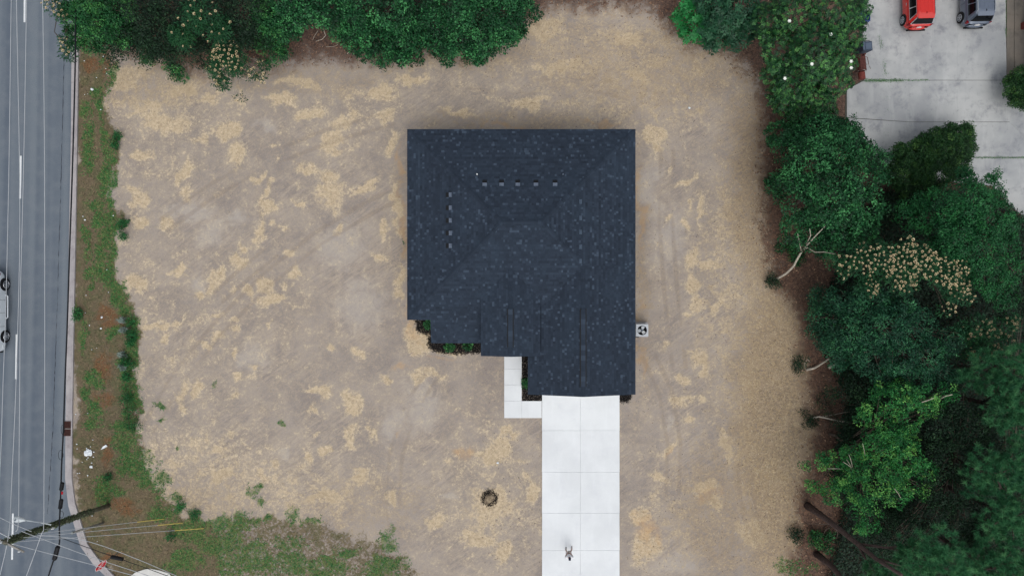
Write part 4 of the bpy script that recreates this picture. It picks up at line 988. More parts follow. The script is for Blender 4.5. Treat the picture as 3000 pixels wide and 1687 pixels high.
tree('shade_tree', 'dark shaded tree in the far lower right, under the pines', 'tree', 'dark', (2900,1600), [(2900,1600,70,4.6),(2960,1480,70,4.6),(2830,1640,70,4.2),(2720,1660,60,3.4),(2960,1340,60,4.6),(2960,900,50,3.6),(2980,1130,60,4.4)], .14, seed=32)
tree('shade_tree', 'dark thin tree between the fallen log and the fresh green tree', 'tree', 'dark', (2560,1150), [(2600,1200,60,2.6),(2560,1300,60,2.4),(2640,1340,60,2.4),(2540,1400,56,2.2),(2600,1450,56,2.2),(2680,1250,50,2.6),(2480,1420,44,1.8),(2520,1130,44,2.6),(2580,1150,40,3.0),(2470,1160,34,2.0),(2540,1190,34,2.6),(2480,1240,30,1.8),(2480,1300,30,2.0),(2640,1130,36,3.4)], .07, seed=37)
tree('shade_shrub', 'dark shrub in the gap beside the dark bush on the concrete', 'shrub', 'dark', (2640,590), [(2630,570,44,1.6),(2680,590,40,1.6),(2600,620,40,2.0),(2700,620,40,2)], .06, seed=33)
# low bits along the litter edge
for i, (x, y, r, lab) in enumerate([(2258,820,12,'small dark weed at the foot of the pale leaning limb'),(2343,1068,13,'small dark shrub beside the pale fallen log'),(2364,1228,14,'small dark shrub at the end of the slim pale branch'),(2328,1572,12,'small dark shrub near the foot of the lower pine trunk'),(2400,1590,22,'yellow-green shrub between the two pine trunks'),(2310,745,22,'green sapling beside the pale leaning limb'),(2272,520,20,'green sapling at the left foot of the vine-covered tree'),(2420,1190,26,'low green shrub above the slim pale branch')]):
    sr = random.Random(i); lb = [(x + sr.uniform(-1, 1.6) * r, y + sr.uniform(-1.2, 1.2) * r, r * sr.uniform(.3, .6), sr.uniform(.15, .5)) for _ in range(7)]
    tree('low_shrub', lab, 'shrub', 'bush' if i in (4, 5, 6) else 'shade', (x, y), lb, .02, seed=60 + i)

# ---- undergrowth mass under the right hand trees
rng = np.random.default_rng(77)
def scatter(poly, n, rng, bounds):
    x = rng.uniform(bounds[0], bounds[1], n); y = rng.uniform(bounds[2], bounds[3], n)
    k = poly_sd(x, y, poly) > 0
    return x[k], y[k]
def tri_mass(name, px, py, z, L, W, mat, tint, rng, upright=0.6, **kw):
    n = len(px); B = np.stack([(px - CX) * K0, (CY - py) * K0, z], 1)
    th = rng.uniform(0, 6.283, n); D = unitv(np.stack([np.cos(th), np.sin(th), upright * rng.uniform(0.2, 1.4, n)], 1))
    S = np.stack([-np.sin(th), np.cos(th), np.zeros(n)], 1)
    V = np.stack([B - S * W[:, None] / 2, B + S * W[:, None] / 2, B + D * L[:, None]], 1).reshape(-1, 3)
    return mk(name, V, np.arange(3 * n).reshape(-1, 3), mat, attrs={'tint': ('POINT', np.repeat(np.clip(tint, 0, 1), 3))}, **kw)
ug = [(2420,860),(2380,960),(2440,1100),(2480,1160),(2440,1300),(2460,1500),(2420,1687),(2420,1750),(3080,1750),(3080,640),(2980,640),(2880,560),(2600,560),(2480,640)]
x, y = scatter(ug, 95000, rng, (2380, 3080, 560, 1750))
tri_mass('undergrowth', x, y, rng.uniform(.02, 1.1, len(x)), rng.uniform(.12, .25, len(x)), rng.uniform(.07, .14, len(x)), M['darkleaf'], rng.normal(.3, .2, len(x)), rng, .3, label='dark mixed undergrowth beneath the trees on the right', kind='stuff')
ug2 = [(230,-60),(230,110),(330,135),(430,150),(560,170),(700,150),(800,150),(870,60),(1000,60),(1030,140),(1230,150),(1400,150),(1540,60),(1580,-60)]
x, y = scatter(ug2, 22000, rng, (230, 1580, -60, 190))
tri_mass('undergrowth', x, y, rng.uniform(.02, .9, len(x)), rng.uniform(.12, .25, len(x)), rng.uniform(.06, .12, len(x)), M['darkleaf'], rng.normal(.35, .2, len(x)), rng, .3, label='dark mixed undergrowth beneath the trees along the top edge', kind='stuff')

# ---- silk tree blossom
def blossom_mesh(name, mat, n=11, seed=0):
    r = random.Random(seed); V, F, T, mi = [], [], [], []
    for k in range(n):
        t = 2 * math.pi * k / n + r.uniform(-.15, .15); e = r.uniform(.25, .8); d = Vector((math.cos(t) * math.cos(e), math.sin(t) * math.cos(e), math.sin(e))); s = Vector((-math.sin(t), math.cos(t), 0))
        b = len(V); L = r.uniform(.085, .115)
        V += [d * .035, d * L + s * .026, d * (L * 1.12), d * L - s * .026]; F += [(b, b + 1, b + 2, b + 3)]; T += [r.uniform(.2, 1)] * 4; mi.append(0)
    b = len(V)
    for k in range(6): V.append(Vector((math.cos(k * 1.047) * .035, math.sin(k * 1.047) * .035, .02))); T.append(0)
    V.append(Vector((0, 0, .05))); T.append(0)
    for k in range(6): F.append((b + k, b + (k + 1) % 6, b + 6)); mi.append(1)
    me = mesh_np(name, [tuple(v) for v in V], F, [mat, M['olivecore']], {'tint': ('POINT', T)})
    for p, m_ in zip(me.polygons, mi): p.material_index = m_
    return me
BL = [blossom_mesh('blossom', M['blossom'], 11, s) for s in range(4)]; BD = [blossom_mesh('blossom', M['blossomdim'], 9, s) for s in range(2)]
def add_blossoms(parent, lw, count, meshes, seed, sc=1.0, min_d=0.13):
    r = np.random.default_rng(seed); wts = np.array([l[3] ** 2 for l in lw]); wts /= wts.sum(); put = []; tries = 0
    while len(put) < count and tries < count * 30:
        tries += 1
        x, y, z, rad, rz = lw[r.choice(len(lw), p=wts)]; a = r.uniform(0, 6.28); q = math.sqrt(r.uniform(0, 1)) * 1.02
        hx, hy = x + math.cos(a) * q * rad, y + math.sin(a) * q * rad
        hz = max([l[2] + l[4] * math.sqrt(max(0, 1 - ((hx - l[0]) ** 2 + (hy - l[1]) ** 2) / l[3] ** 2)) for l in lw if (hx - l[0]) ** 2 + (hy - l[1]) ** 2 < (l[3] * 1.03) ** 2] or [z]) + r.uniform(.05, .16)
        if any((hx - u) ** 2 + (hy - v) ** 2 < min_d ** 2 for u, v in put): continue
        put.append((hx, hy))
        o = bpy.data.objects.new('blossom', meshes[r.integers(len(meshes))]); COL.objects.link(o); o.parent = parent
        o.location = Vector((hx, hy, hz)) - WORG[parent.name]; s = sc * r.uniform(.6, 1.2); o.scale = (s, s * r.uniform(.8, 1.1), s); o.rotation_euler = (r.normal(0, .25), r.normal(0, .25), r.uniform(0, 6.28))
add_blossoms(sk, sk_l, 300, BL, 5, .80, .15)
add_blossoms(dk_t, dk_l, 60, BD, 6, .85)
s2, s2_l, _ = tree('silk_tree', 'silk tree with cream blossom leaning over the dry ground along the top edge', 'tree', 'silk', (640,90), [(560,55,40,5.4),(615,95,36,5.2),(525,100,26,4.8),(650,80,30,5.0),(590,25,44,6.0),(550,125,22,4.4)], .05, M['bark'], seed=34, flat=.4)
add_blossoms(s2, s2_l, 26, BL, 7, .85, .3)
s3, s3_l, _ = tree('silk_tree', 'low blossoming silk tree branches hanging over the brown ground, upper left', 'tree', 'silk', (690,120), [(665,150,30,3.6),(640,195,24,3.2),(690,185,30,3.4),(735,212,16,2.8),(652,235,22,2.6),(765,235,20,2.4),(620,205,12,3.0),(700,290,13,2.0),(770,190,10,2.6),(655,165,30,3.4)], .05, M['palebark'], seed=35, flat=.35)
add_blossoms(s3, s3_l, 88, BL, 8, .9, .16)
s4, s4_l, _ = tree('silk_tree', 'blossoming silk tree branches reaching over the road, upper left corner', 'tree', 'silk', (225,10), [(150,12,20,5.6),(175,30,18,5.6),(190,48,14,5.4),(200,145,14,5.0),(205,165,8,4.8),(195,125,10,5.0)], .06, M['bark'], seed=36, flat=.4)
add_blossoms(s4, s4_l, 36, BL[:2], 9, .75, .16)
# magnolia flowers
def petals(c, r, n=7):
    mb = MB()
    for k in range(n):
        t = 2 * math.pi * k / n; d = Vector((math.cos(t), math.sin(t), .35)); s = Vector((-math.sin(t), math.cos(t), 0))
        mb.add([c, c + d * r * .55 + s * r * .32, c + d * r + Vector((0, 0, r * .15)), c + d * r * .55 - s * r * .32], [(0, 1, 2, 3)])
    return mb
for (x, y) in [(2312,63),(2433,102),(2378,189),(2493,181),(2493,200),(2299,231)]:
    z = max([l[2] + l[4] * math.sqrt(max(0, 1 - ((P(x, y, l[2]).x - l[0]) ** 2 + (P(x, y, l[2]).y - l[1]) ** 2) / l[3] ** 2)) for l in mg_l]) + .15
    petals(P(x, y, z), .115, 6).obj('flower', M['whiteflower'], mg)

# ---- bare branches and logs
def branch(name, label, cat, segs, mat, group=None):
    """segs: list of (polyline of (px,py,z), r0, r1)"""
    mb = MB()
    for pts, r0, r1 in segs:
        W_ = [P(*q) for q in pts]; n = len(W_); mb.tube(W_, [r0 + (r1 - r0) * i / (n - 1) for i in range(n)], 7)
    return mb.obj(name, mat, label=label, cat=cat, group=group, smooth=True)
branch('leaning_limb', 'pale bare leaning limb in front of the large vine-covered tree', 'branch', [([(2266,822,.1),(2285,812,.5),(2305,800,1.0),(2325,780,1.7),(2338,755,2.3),(2350,735,2.8)],.085,.06),([(2350,735,2.8),(2370,712,3.5),(2395,685,4.3),(2420,660,5.0)],.055,.022),([(2348,737,2.7),(2342,710,3.4),(2337,685,4.0)],.045,.02),([(2352,733,2.8),(2366,725,3.3),(2388,739,3.9),(2415,738,4.5),(2445,744,5.0)],.045,.015),([(2362,715,3.2),(2375,690,4.2),(2372,670,4.8)],.04,.015)], M['palebark'])
branch('fallen_log', 'thick pale fallen log lying on the brown litter, right side', 'log', [([(2362,1083,.15),(2385,1078,.22),(2400,1070,.3),(2430,1050,.6)],.09,.05),([(2428,1078,.2),(2455,1062,.5),(2480,1042,.9),(2500,1038,1.2),(2540,1030,1.6),(2585,1018,2.0)],.085,.035),([(2360,1080,.2),(2357,1065,.6),(2366,1052,.9),(2373,1060,.6)],.03,.02)], M['palebark'])
branch('short_branch', 'slim pale curved branch on the brown litter below the fallen log', 'branch', [([(2378,1224,.1),(2400,1220,.35),(2425,1225,.5),(2460,1234,.5),(2500,1236,.6),(2530,1237,.8)],.065,.03),([(2400,1221,.3),(2440,1215,.4),(2480,1206,.6),(2510,1205,.8)],.02,.01)], M['palebark'])
branch('dead_branch', 'forked pale dead branch on the brown ground near the top edge', 'branch', [([(938,62,.9),(938,75,.8),(948,88,.6),(954,105,.4),(944,116,.3),(925,122,.2)],.035,.018),([(938,75,.8),(915,80,.6)],.025,.012),([(936,72,.8),(918,70,.6),(900,60,.6)],.02,.01),([(932,90,.5),(922,105,.3),(916,118,.2)],.015,.01)], M['palebark'])
branch('dead_branch', 'thin curved dead twig right of the forked dead branch', 'branch', [([(955,138,.1),(975,138,.15),(988,133,.2),(995,119,.3)],.015,.008),([(970,88,.2),(998,92,.2)],.02,.014)], M['palebark'])
branch('dead_branch', 'short dead branch beside the left vine mound', 'branch', [([(1015,160,.1),(1030,147,.25),(1036,138,.4)],.02,.01),([(1020,135,.2),(1035,130,.3)],.014,.01)], M['palebark'])
branch('bare_twigs', 'bare pale twigs sticking out of the low silk tree branches', 'branch', [([(690,194,2.4),(697,207,2.2),(704,228,2.0),(702,245,1.7),(705,260,1.4)],.025,.01),([(704,228,2.0),(720,234,1.9),(738,235,1.8)],.018,.01),([(698,212,2.2),(688,228,2.0),(682,235,1.8)],.02,.01),([(601,207,2.2),(608,222,2.0),(630,235,1.7)],.022,.012),([(626,167,2.0),(618,185,1.8)],.022,.014),([(740,200,2.0),(752,193,2.2),(758,185,2.3)],.016,.01)], M['palebark'])
branch('dead_sapling', 'bare upright dead sapling on the brown bank left of the round bush', 'branch', [([(748,120,.2),(752,140,1.0),(754,160,.4)],.03,.02),([(745,110,1.5),(735,130,1.0),(728,145,.4)],.02,.012),([(760,100,1.5),(770,60,2.2),(765,20,3.0)],.03,.015),([(735,90,1.5),(720,60,2.5),(725,30,3.2)],.025,.012)], M['bark'])
branch('bare_twigs', 'bare grey twigs standing out of the fresh green tree', 'branch', [([(2505,1385,3.6),(2490,1365,4.6),(2470,1352,5.2)],.03,.012),([(2500,1375,4.2),(2492,1345,5.2),(2487,1330,5.6)],.02,.01),([(2495,1368,4.4),(2480,1345,5.2)],.018,.008),([(2535,1335,4.6),(2530,1310,5.4),(2527,1298,5.8)],.02,.01),([(2790,1155,5.6),(2770,1160,5.5),(2755,1168,5.2)],.03,.02),([(2700,1178,5.6),(2725,1170,5.7),(2735,1165,5.8)],.03,.02),([(2425,1372,3.6),(2450,1372,3.8),(2470,1373,3.8)],.022,.012),([(2620,1430,5.0),(2632,1445,5.0),(2640,1460,4.8)],.025,.012)], M['palebark'])
branch('root_snag', 'tangle of bare grey roots beside the upper pine trunk', 'branch', [([(2440,1540,.3),(2420,1550,.6),(2410,1567,.3)],.03,.015),([(2440,1540,.3),(2430,1535,.8),(2365,1533,.4)],.03,.012),([(2440,1540,.3),(2455,1560,.6),(2450,1580,.2)],.035,.015),([(2445,1545,.3),(2425,1575,.4)],.025,.012),([(2440,1540,.3),(2465,1530,.8)],.03,.01)], M['bark'])

# ------------------------------------------------------------------ ground cover
rng = np.random.default_rng(5)
def pick(n, weight, bounds, rng):
    x = rng.uniform(bounds[0], bounds[1], n); y = rng.uniform(bounds[2], bounds[3], n); mm = masks(x, y)
    k = rng.uniform(0, 1, n) < weight(mm, x, y)
    return x[k], y[k]
HOUSE_PX = [(1225,400),(1840,400),(1840,1150),(1560,1150),(1500,1000),(1270,1000),(1225,930)]
def clear(x, y):
    ok = (poly_sd(x, y, HOUSE_PX) < 0) & ~((x > 1585) & (x < 1818) & (y > 1120)) & ~((x > 1474) & (x < 1590) & (y > 1020) & (y < 1226) & ((x < 1531) | (y > 1172)))
    return ok & (x > 236 - (y > 1400) * 10)
x, y = pick(210000, lambda m, x, y: clear(x, y) * np.clip((m['straw'] - .32) * 1.5, 0, .9) * (m['litter'] < .7) * (m['verge'] < .5), (300, 2400, 0, 1700), rng)
tri_mass('dry_straw', x, y, rng.uniform(.004, .02, len(x)), rng.uniform(.12, .36, len(x)), rng.uniform(.010, .022, len(x)), M['straw'], rng.normal(.5, .25, len(x)), rng, .06, label='loose dry straw lying over the bare soil', kind='stuff')
x, y = pick(420000, lambda m, x, y: clear(x, y) * np.clip(m['green'] * 1.0 - .15, 0, 1) * np.where(x > 480, .58, 1.0) * (x > 238), (225, 2400, 100, 1700), rng)
tri_mass('green_grass', x, y, np.full(len(x), .0), rng.uniform(.10, .24, len(x)), rng.uniform(.025, .06, len(x)), M['grass'], rng.normal(.42, .28, len(x)), rng, .55, label='patches of green grass and weeds on the verge and corner', kind='stuff')
x, y = pick(150000, lambda m, x, y: clear(x, y) * np.clip(m['verge'] - .2, 0, 1) * .55 * (x > 238 - (y > 1000) * 18), (216, 1300, 100, 1700), rng)
tri_mass('dry_sod', x, y, np.full(len(x), .0), rng.uniform(.08, .2, len(x)), rng.uniform(.02, .05, len(x)), M['drygrass'], rng.normal(.42, .3, len(x)), rng, .3, label='short brown sod along the roadside verge', kind='stuff')
x, y = pick(60000, lambda m, x, y: clear(x, y) * np.clip(m['litter'] * 1.4 - .3, 0, 1) * ((x > 1500) | (y < 200)), (230, 2520, -40, 1700), rng)
k = ~((x > 2460) & (y < 560)); x, y = x[k], y[k]
tri_mass('leaf_litter', x, y, rng.uniform(.005, .04, len(x)), rng.uniform(.07, .18, len(x)), rng.uniform(.035, .09, len(x)), M['litterleaf'], rng.normal(.35, .3, len(x)), rng, .15, label='brown fallen leaves on the shaded soil below the trees', kind='stuff')
# crumbs of soil and old leaves on the right hand ground
x, y = pick(7000, lambda m, x, y: clear(x, y) * np.clip(m['straw'], 0, .5) * (m['litter'] < .6) * (x > 1400), (1400, 2400, 60, 1700), rng)
tri_mass('soil_crumbs', x, y, rng.uniform(.005, .03, len(x)), rng.uniform(.03, .08, len(x)), rng.uniform(.03, .06, len(x)), M['litterleaf'], rng.normal(.15, .15, len(x)), rng, .2, label='dark crumbs and dead leaves scattered over the right hand ground', kind='stuff')

# mulch beds
def mulch_bed(poly, n, seed, label=None, inner=None):
    r = np.random.default_rng(seed); xs_ = [p[0] for p in poly]; ys_ = [p[1] for p in poly]
    x = r.uniform(min(xs_) - 8, max(xs_) + 8, n); y = r.uniform(min(ys_) - 8, max(ys_) + 8, n); d = poly_sd(x, y, poly)
    k = d > r.normal(0, 3.0, n)
    if inner: k &= inner(x, y, r)
    x, y = x[k], y[k]
    tri_mass('mulch_bed', x, y, r.uniform(.004, .06, len(x)), r.uniform(.05, .13, len(x)), r.uniform(.03, .06, len(x)), M['mulch'], np.abs(r.normal(.2, .22, len(x))), r, .25, label=label, kind='stuff')
mulch_bed([(1219,930),(1275,930),(1275,960),(1266,980),(1240,976),(1222,966)], 3000, 1, 'black mulch in the inside corner left of the house front')
mulch_bed([(1254,985),(1266,985),(1268,1000),(1420,1000),(1420,1030),(1380,1034),(1345,1036),(1300,1034),(1272,1028),(1256,1012)], 7500, 2, 'black mulch strip with two small green shrubs along the house front')
mulch_bed([(1530,1030),(1570,1030),(1570,1140),(1590,1140),(1590,1174),(1530,1174)], 6500, 3, 'black mulch between the front walk and the garage')
mulch_bed([(1813,1140),(1848,1140),(1845,1168),(1838,1176),(1815,1174)], 2000, 4, 'black mulch patch at the right garage corner')
mulch_bed([(1434 + 23 * math.cos(t), 1459 + 24 * math.sin(t)) for t in np.linspace(0, 6.28, 18)[:-1]], 1300, 5, 'ring of black mulch round the dead shrub in the front lawn', lambda x, y, r: ((x - 1434) ** 2 + (y - 1459) ** 2 > (11 + r.normal(0, 2.5, len(x))) ** 2))
for i, (x, y, r, lab) in enumerate([(1316,1016,9,'left small green shrub in the front mulch strip'),(1369,1014,7,'right small green shrub in the front mulch strip'),(1540,1121,6,'small green plant in the mulch beside the garage'),(1254,950,6,'small green plant in the inside corner mulch')]):
    tree('garden_shrub', lab, 'shrub', 'bush', (x, y), [(x, y, r * .62, .2, .7), (x + r * .3, y - r * .2, r * .4, .22)], .012, seed=80 + i)
KINDS['dead'] = dict(L=.13, W=.03, den=40, per=16, cr=.12, mat='straw', ts=.2, tm=.4)
tree('dead_shrub', 'dead straw-brown shrub in its mulch ring on the front lawn', 'shrub', 'dead', (1434,1459), [(1433,1460,9,.15,.8),(1440,1454,6,.15),(1427,1464,6,.13)], .012, seed=90)
# tall weeds on the verge
KINDS['weed'] = dict(L=.15, W=.05, den=14, per=14, cr=.24, mat='weed', ts=.2, tm=.45)
KINDS['silver'] = dict(L=.22, W=.045, den=22, per=12, cr=.2, mat='silverweed', mode='rosette', ts=.2, tm=.5)
wl = [('tall_weeds', 'tall dark green weed clump beside the middle of the lot edge', 'weed', [(379,940,12),(383,965,15),(384,990,14),(378,1010,11)]), ('tall_weeds', 'long dark green weed clump below the silver weeds on the verge', 'weed', [(375,1050,13),(378,1080,14),(376,1110,13)]),
      ('tall_weeds', 'wide green weed clump level with the drain grate', 'weed', [(370,1150,18),(380,1180,20),(372,1220,20),(388,1240,18)]), ('silver_weeds', 'pale silvery weeds on the left side of the upper weed clump', 'silver', [(363,935,5),(364,965,5)]), ('silver_weeds', 'pale silvery weeds on the left side of the lower weed clump', 'silver', [(361,1040,5),(361,1075,5)]),
      ('tall_weeds', 'small round weed beside the gutter', 'weed', [(228,910,4),(229,928,5)]), ('tall_weeds', 'single dark weed tuft on the bottom verge near the yellow guards', 'weed', [(500,1572,7)]), ('tall_weeds', 'small dark weed tuft on the reddish verge', 'weed', [(320,1400,6)]),
      ('tall_weeds', 'two dark weed tufts at the corner of the bare ground', 'weed', [(528,1484,9),(575,1507,9)]), ('tall_weeds', 'dark weed clump at the upper verge beside the lot edge', 'weed', [(341,405,8),(338,425,7)]), ('tall_weeds', 'green weeds spilling onto the bare ground at the upper verge', 'weed', [(358,662,7),(366,655,5),(360,694,4)])]
for i, (nm, lab, kd, lb) in enumerate(wl):
    sr = random.Random(i); lb2 = [(a + sr.uniform(-.9, .9) * c, b + sr.uniform(-1, 1) * c, c * sr.uniform(.3, .65), .16, .6) for a, b, c in lb for _ in range(4)]
    tree(nm, lab, 'weeds', kd, lb[0][:2], lb2, .008, seed=100 + i)
# weeds in the yard joints
r = np.random.default_rng(8); xx, yy = [], []
for (x0, y0, x1, y1, n, sp) in [(2530,238,2645,237,900,2.2),(2645,237,2720,236,160,.8),(2945,0,2948,120,160,1.0),(2946,88,2949,110,200,2.2),(2850,462,2998,463,350,1.2),(2590,470,2600,236,50,5),(2572,105,2582,145,120,3),(2588,180,2592,225,120,3)]:
    t = r.uniform(0, 1, n); xx.append(x0 + (x1 - x0) * t + r.normal(0, sp, n)); yy.append(y0 + (y1 - y0) * t + r.normal(0, sp, n))
xx = np.concatenate(xx); yy = np.concatenate(yy)
tri_mass('joint_weeds', xx, yy, np.full(len(xx), .05), r.uniform(.05, .14, len(xx)), r.uniform(.015, .03, len(xx)), M['grass'], r.normal(.4, .25, len(xx)), r, .6, label='small weeds growing in the joints of the concrete yard', kind='stuff')

# ------------------------------------------------------------------ litter on the verge
SCR = None
def scrap(px, py, size, seed, label, group=None, name='paper_scrap'):
    r = random.Random(seed); c = P(px, py, .05); n = 7; V = []
    for k in range(n):
        t = 6.283 * k / n; q = size * r.uniform(.55, 1.0); V.append((c.x + math.cos(t) * q, c.y + math.sin(t) * q * .8, .05 + r.uniform(0, size * .35)))
    V.append((c.x, c.y, .07 + size * .3)); V2 = V + [(a, b, z - .006) for a, b, z in V]; m_ = n + 1
    F = [(k, (k + 1) % n, n) for k in range(n)] + [(m_ + (k + 1) % n, m_ + k, m_ + n) for k in range(n)] + [(k, m_ + k, m_ + (k + 1) % n, (k + 1) % n) for k in range(n)]
    mk(name, V2, F, M['paper'], label=label, cat='litter', group=group)
gl_, gg_ = 'small white paper scrap lying on the roadside verge', 'white scraps on the roadside verge'
for i, (x, y, s) in enumerate([(303,166,.06),(247,179,.05),(310,202,.04),(313,216,.05),(283,228,.05),(248,278,.03),(257,276,.03),(295,322,.07),(225,540,.05),(249,644,.09),(243,634,.05),(332,632,.06),(313,790,.05),(318,856,.05),(218,893,.07),(252,865,.04),(297,961,.05),(262,953,.05),(250,916,.04),(283,1019,.04),(269,1024,.04),(272,1288,.05),(225,1300,.06),(226,1314,.05),(254,1312,.06),(265,1308,.05),(275,1323,.06),(258,1340,.06),(274,1338,.07),(254,1345,.05),(269,1355,.06),(241,1353,.05),(257,1210,.04),(222,1213,.05),(227,1386,.05),(233,1385,.05),(257,1392,.07),(283,1488,.06),(270,1510,.05),(285,1600-15,.04)]):
    where_ = next(t for lim, t in ((240, 'on the verge just below the roadside tree'), (330, 'on the upper verge above the first green patch'), (560, 'beside the gutter next to the upper verge'), (700, 'on the brown verge above the long green patch'),
        (800, 'in the long green patch of the verge'), (900, 'between the green patch and the reddish patch'), (1005, 'around the reddish patch of the verge'), (1100, 'on the dull verge below the reddish patch'), (1230, 'on the verge just above the drain grate'), (1292, 'between the drain grate and the big white heap'),
        (1318, 'on the gutter side above the big white heap'), (1362, 'scattered close round the big white heap'), (1440, 'on the brown verge well below the big white heap'), (1540, 'near the foot of the utility pole'), (9999, 'near the corner by the stop sign')) if y < lim)
    scrap(x, y, s, i, 'small white paper scrap ' + where_, gg_)
scrap(298, 930, .12, 200, 'small square white paper on the reddish patch of the verge')
scrap(296, 962, .09, 201, 'white paper strip just below the reddish patch of the verge')
scrap(270, 263, .14, 202, 'white paper piece on the upper verge beside the road')
scrap(268, 1367, .14, 203, 'white crumpled scrap below the big white heap on the verge')
pb = thing('paper_heap', 'largest white heap of torn packing on the verge below the drain', 'litter', P(259, 1325, 0))
for i, (dx, dy, s) in enumerate([(-6, 2, .22), (5, 0, .22), (-2, -6, .15), (7, 5, .14), (0, 4, .18)]):
    r = random.Random(i); c = P(259 + dx, 1325 + dy, .06); n = 8; V = []
    for k in range(n): V.append((c.x + math.cos(k * .785) * s * r.uniform(.6, 1), c.y + math.sin(k * .785) * s * r.uniform(.6, 1), .04 + r.uniform(0, .06)))
    V.append((c.x, c.y, .16)); mk('torn_sheet', V, [(k, (k + 1) % n, n) for k in range(n)], M['paper'], pb)
a = P(304, 1311, .1); d = Vector((.83, .55, 0)); s = Vector((-.55, .83, 0))
bd = MB().add([a - d * .24, a - d * .02 + s * .1, a + d * .22 + s * .1, a + d * .24 - s * .06, a - d * .05 - s * .04] + [a - d * .24 - Vector((0, 0, .05)), a - d * .02 + s * .1 - Vector((0, 0, .05)), a + d * .22 + s * .1 - Vector((0, 0, .05)), a + d * .24 - s * .06 - Vector((0, 0, .05)), a - d * .05 - s * .04 - Vector((0, 0, .05))],
  [(4, 3, 2, 1, 0)] + [(i, (i + 1) % 5, 5 + (i + 1) % 5, 5 + i) for i in range(5)])
bd.obj('foam_board', M['paper'], label='wedge-shaped white foam board right of the white heap', cat='litter')
for i, (x, y, lab) in enumerate([(2020,317,'white bird-dropping sized lime spot right of the house, top'),(1458,1355,'white lime clump on the lawn left of the driveway')]):
    scrap(x, y, .12, 300 + i, ['pale crumbled lump on the bare ground upper right of the house', 'pale crumbled lump on the lawn left of the driveway'][i], name='pale_lump')

# ------------------------------------------------------------------ utility pole, wires
PB, PT = P(318, 1480, 0), P(12, 1588, 9.35)
pole = thing('utility_pole', 'tall vine-grown wooden utility pole leaning into the lower left corner', 'utility pole', PB)
ax_ = (PT - PB)
mb = MB(); mb.tube([PB - ax_.normalized() * .3] + [PB + ax_ * t for t in (.25, .5, .75, 1.0)], [.15, .14, .13, .12, .10], 12); mb.obj('shaft', M['polewood'], pole, smooth=True)
rv = np.random.default_rng(21); nv = 4200; t = rv.uniform(.12, .99, nv) ** .8
base = np.array(PB)[None] + np.array(ax_)[None] * t[:, None]; dn = np.array(ax_.normalized())
q = rv.normal(size=(nv, 3)); q = unitv(q - dn * (q @ dn)[:, None]); base = base + q * rv.uniform(.09, .17, (nv, 1))
D = unitv(q * .5 + rv.normal(size=(nv, 3)) * .6 - np.array([0, 0, .3])); Nl = unitv(q + rv.normal(size=(nv, 3)) * .4); Nl = unitv(Nl - D * np.sum(Nl * D, 1, keepdims=True))
V, F = leaf_arrays(base, Nl, D, rv.uniform(.06, .13, nv), rv.uniform(.04, .08, nv))
M['polevine'] = foliage_mat('pole_creeper', srgb(52, 62, 46), srgb(82, 94, 68), srgb(112, 126, 92), .8, .1)
mk('creeper', V, F, M['polevine'], pole, attrs={'tint': ('POINT', np.repeat(np.clip(rv.normal(.45, .22, nv), 0, 1), 4))})
mb = MB(); a, b = P(-40, 1560, 9.2), P(70, 1616, 9.2); mb.tube([a, b], .06, 4); mb.obj('crossarm', M['greywood'], pole)
for tt in (.08, .45, .92):
    q = a.lerp(b, tt); MB().tube([q, q + Vector((0, 0, .12)), q + Vector((0, 0, .2))], [.035, .06, .03], 10).obj('insulator', M['porcelain'], pole)
q = P(155, 1547, 6.6); MB().tube([q + Vector((0, 0, -.1)), q, q + Vector((0, 0, .12))], [.04, .075, .03], 10).obj('insulator', M['porcelain'], pole)
MB().tube([P(128, 1550, 6.5), P(155, 1547, 6.5)], .03, 6).obj('standoff', M['steel'], pole)
# street lamp on the pole
lamp = thing('street_lamp', 'pale cobra-head street lamp on a short arm above the road', 'street lamp', P(150, 1535, 6.6))
MB().tube([P(150, 1536, 6.5), P(120, 1530, 6.75), P(74, 1523, 6.8)], [.035, .032, .03], 8).obj('arm', M['lamp'], lamp)
hc = P(52, 1520, 6.8); e = P(76, 1523, 6.8); dx = (hc - e).normalized(); sy = Vector((-dx.y, dx.x, 0)); V, F = [], []
prof = [(0, .06, .05), (.12, .09, .08), (.28, .15, .12), (.42, .19, .15), (.56, .19, .14), (.66, .14, .09), (.70, .03, .03)]
for (l, wd, h) in prof:
    for k in range(12):
        tt = 6.283 * k / 12; V.append(e + dx * l + sy * (math.cos(tt) * wd) + Vector((0, 0, math.sin(tt) * h * (1 if math.sin(tt) > 0 else .5))))
for i in range(len(prof) - 1):
    for k in range(12): F.append((i * 12 + k, i * 12 + (k + 1) % 12, (i + 1) * 12 + (k + 1) % 12, (i + 1) * 12 + k))
mk('lamp_head', V, F, M['lamp'], lamp, smooth=True)
MB().tube([e + dx * .45 + Vector((0, 0, -.16)), e + dx * .45 + Vector((0, 0, -.06))], [.09, .15], 14).obj('lens', M['porcelain'], lamp)
MB().disc_cyl(e + dx * .5 + Vector((0, 0, .17)), (0, 0, 1), .035, .07, 10).obj('photocell', M['ventmetal'], lamp)
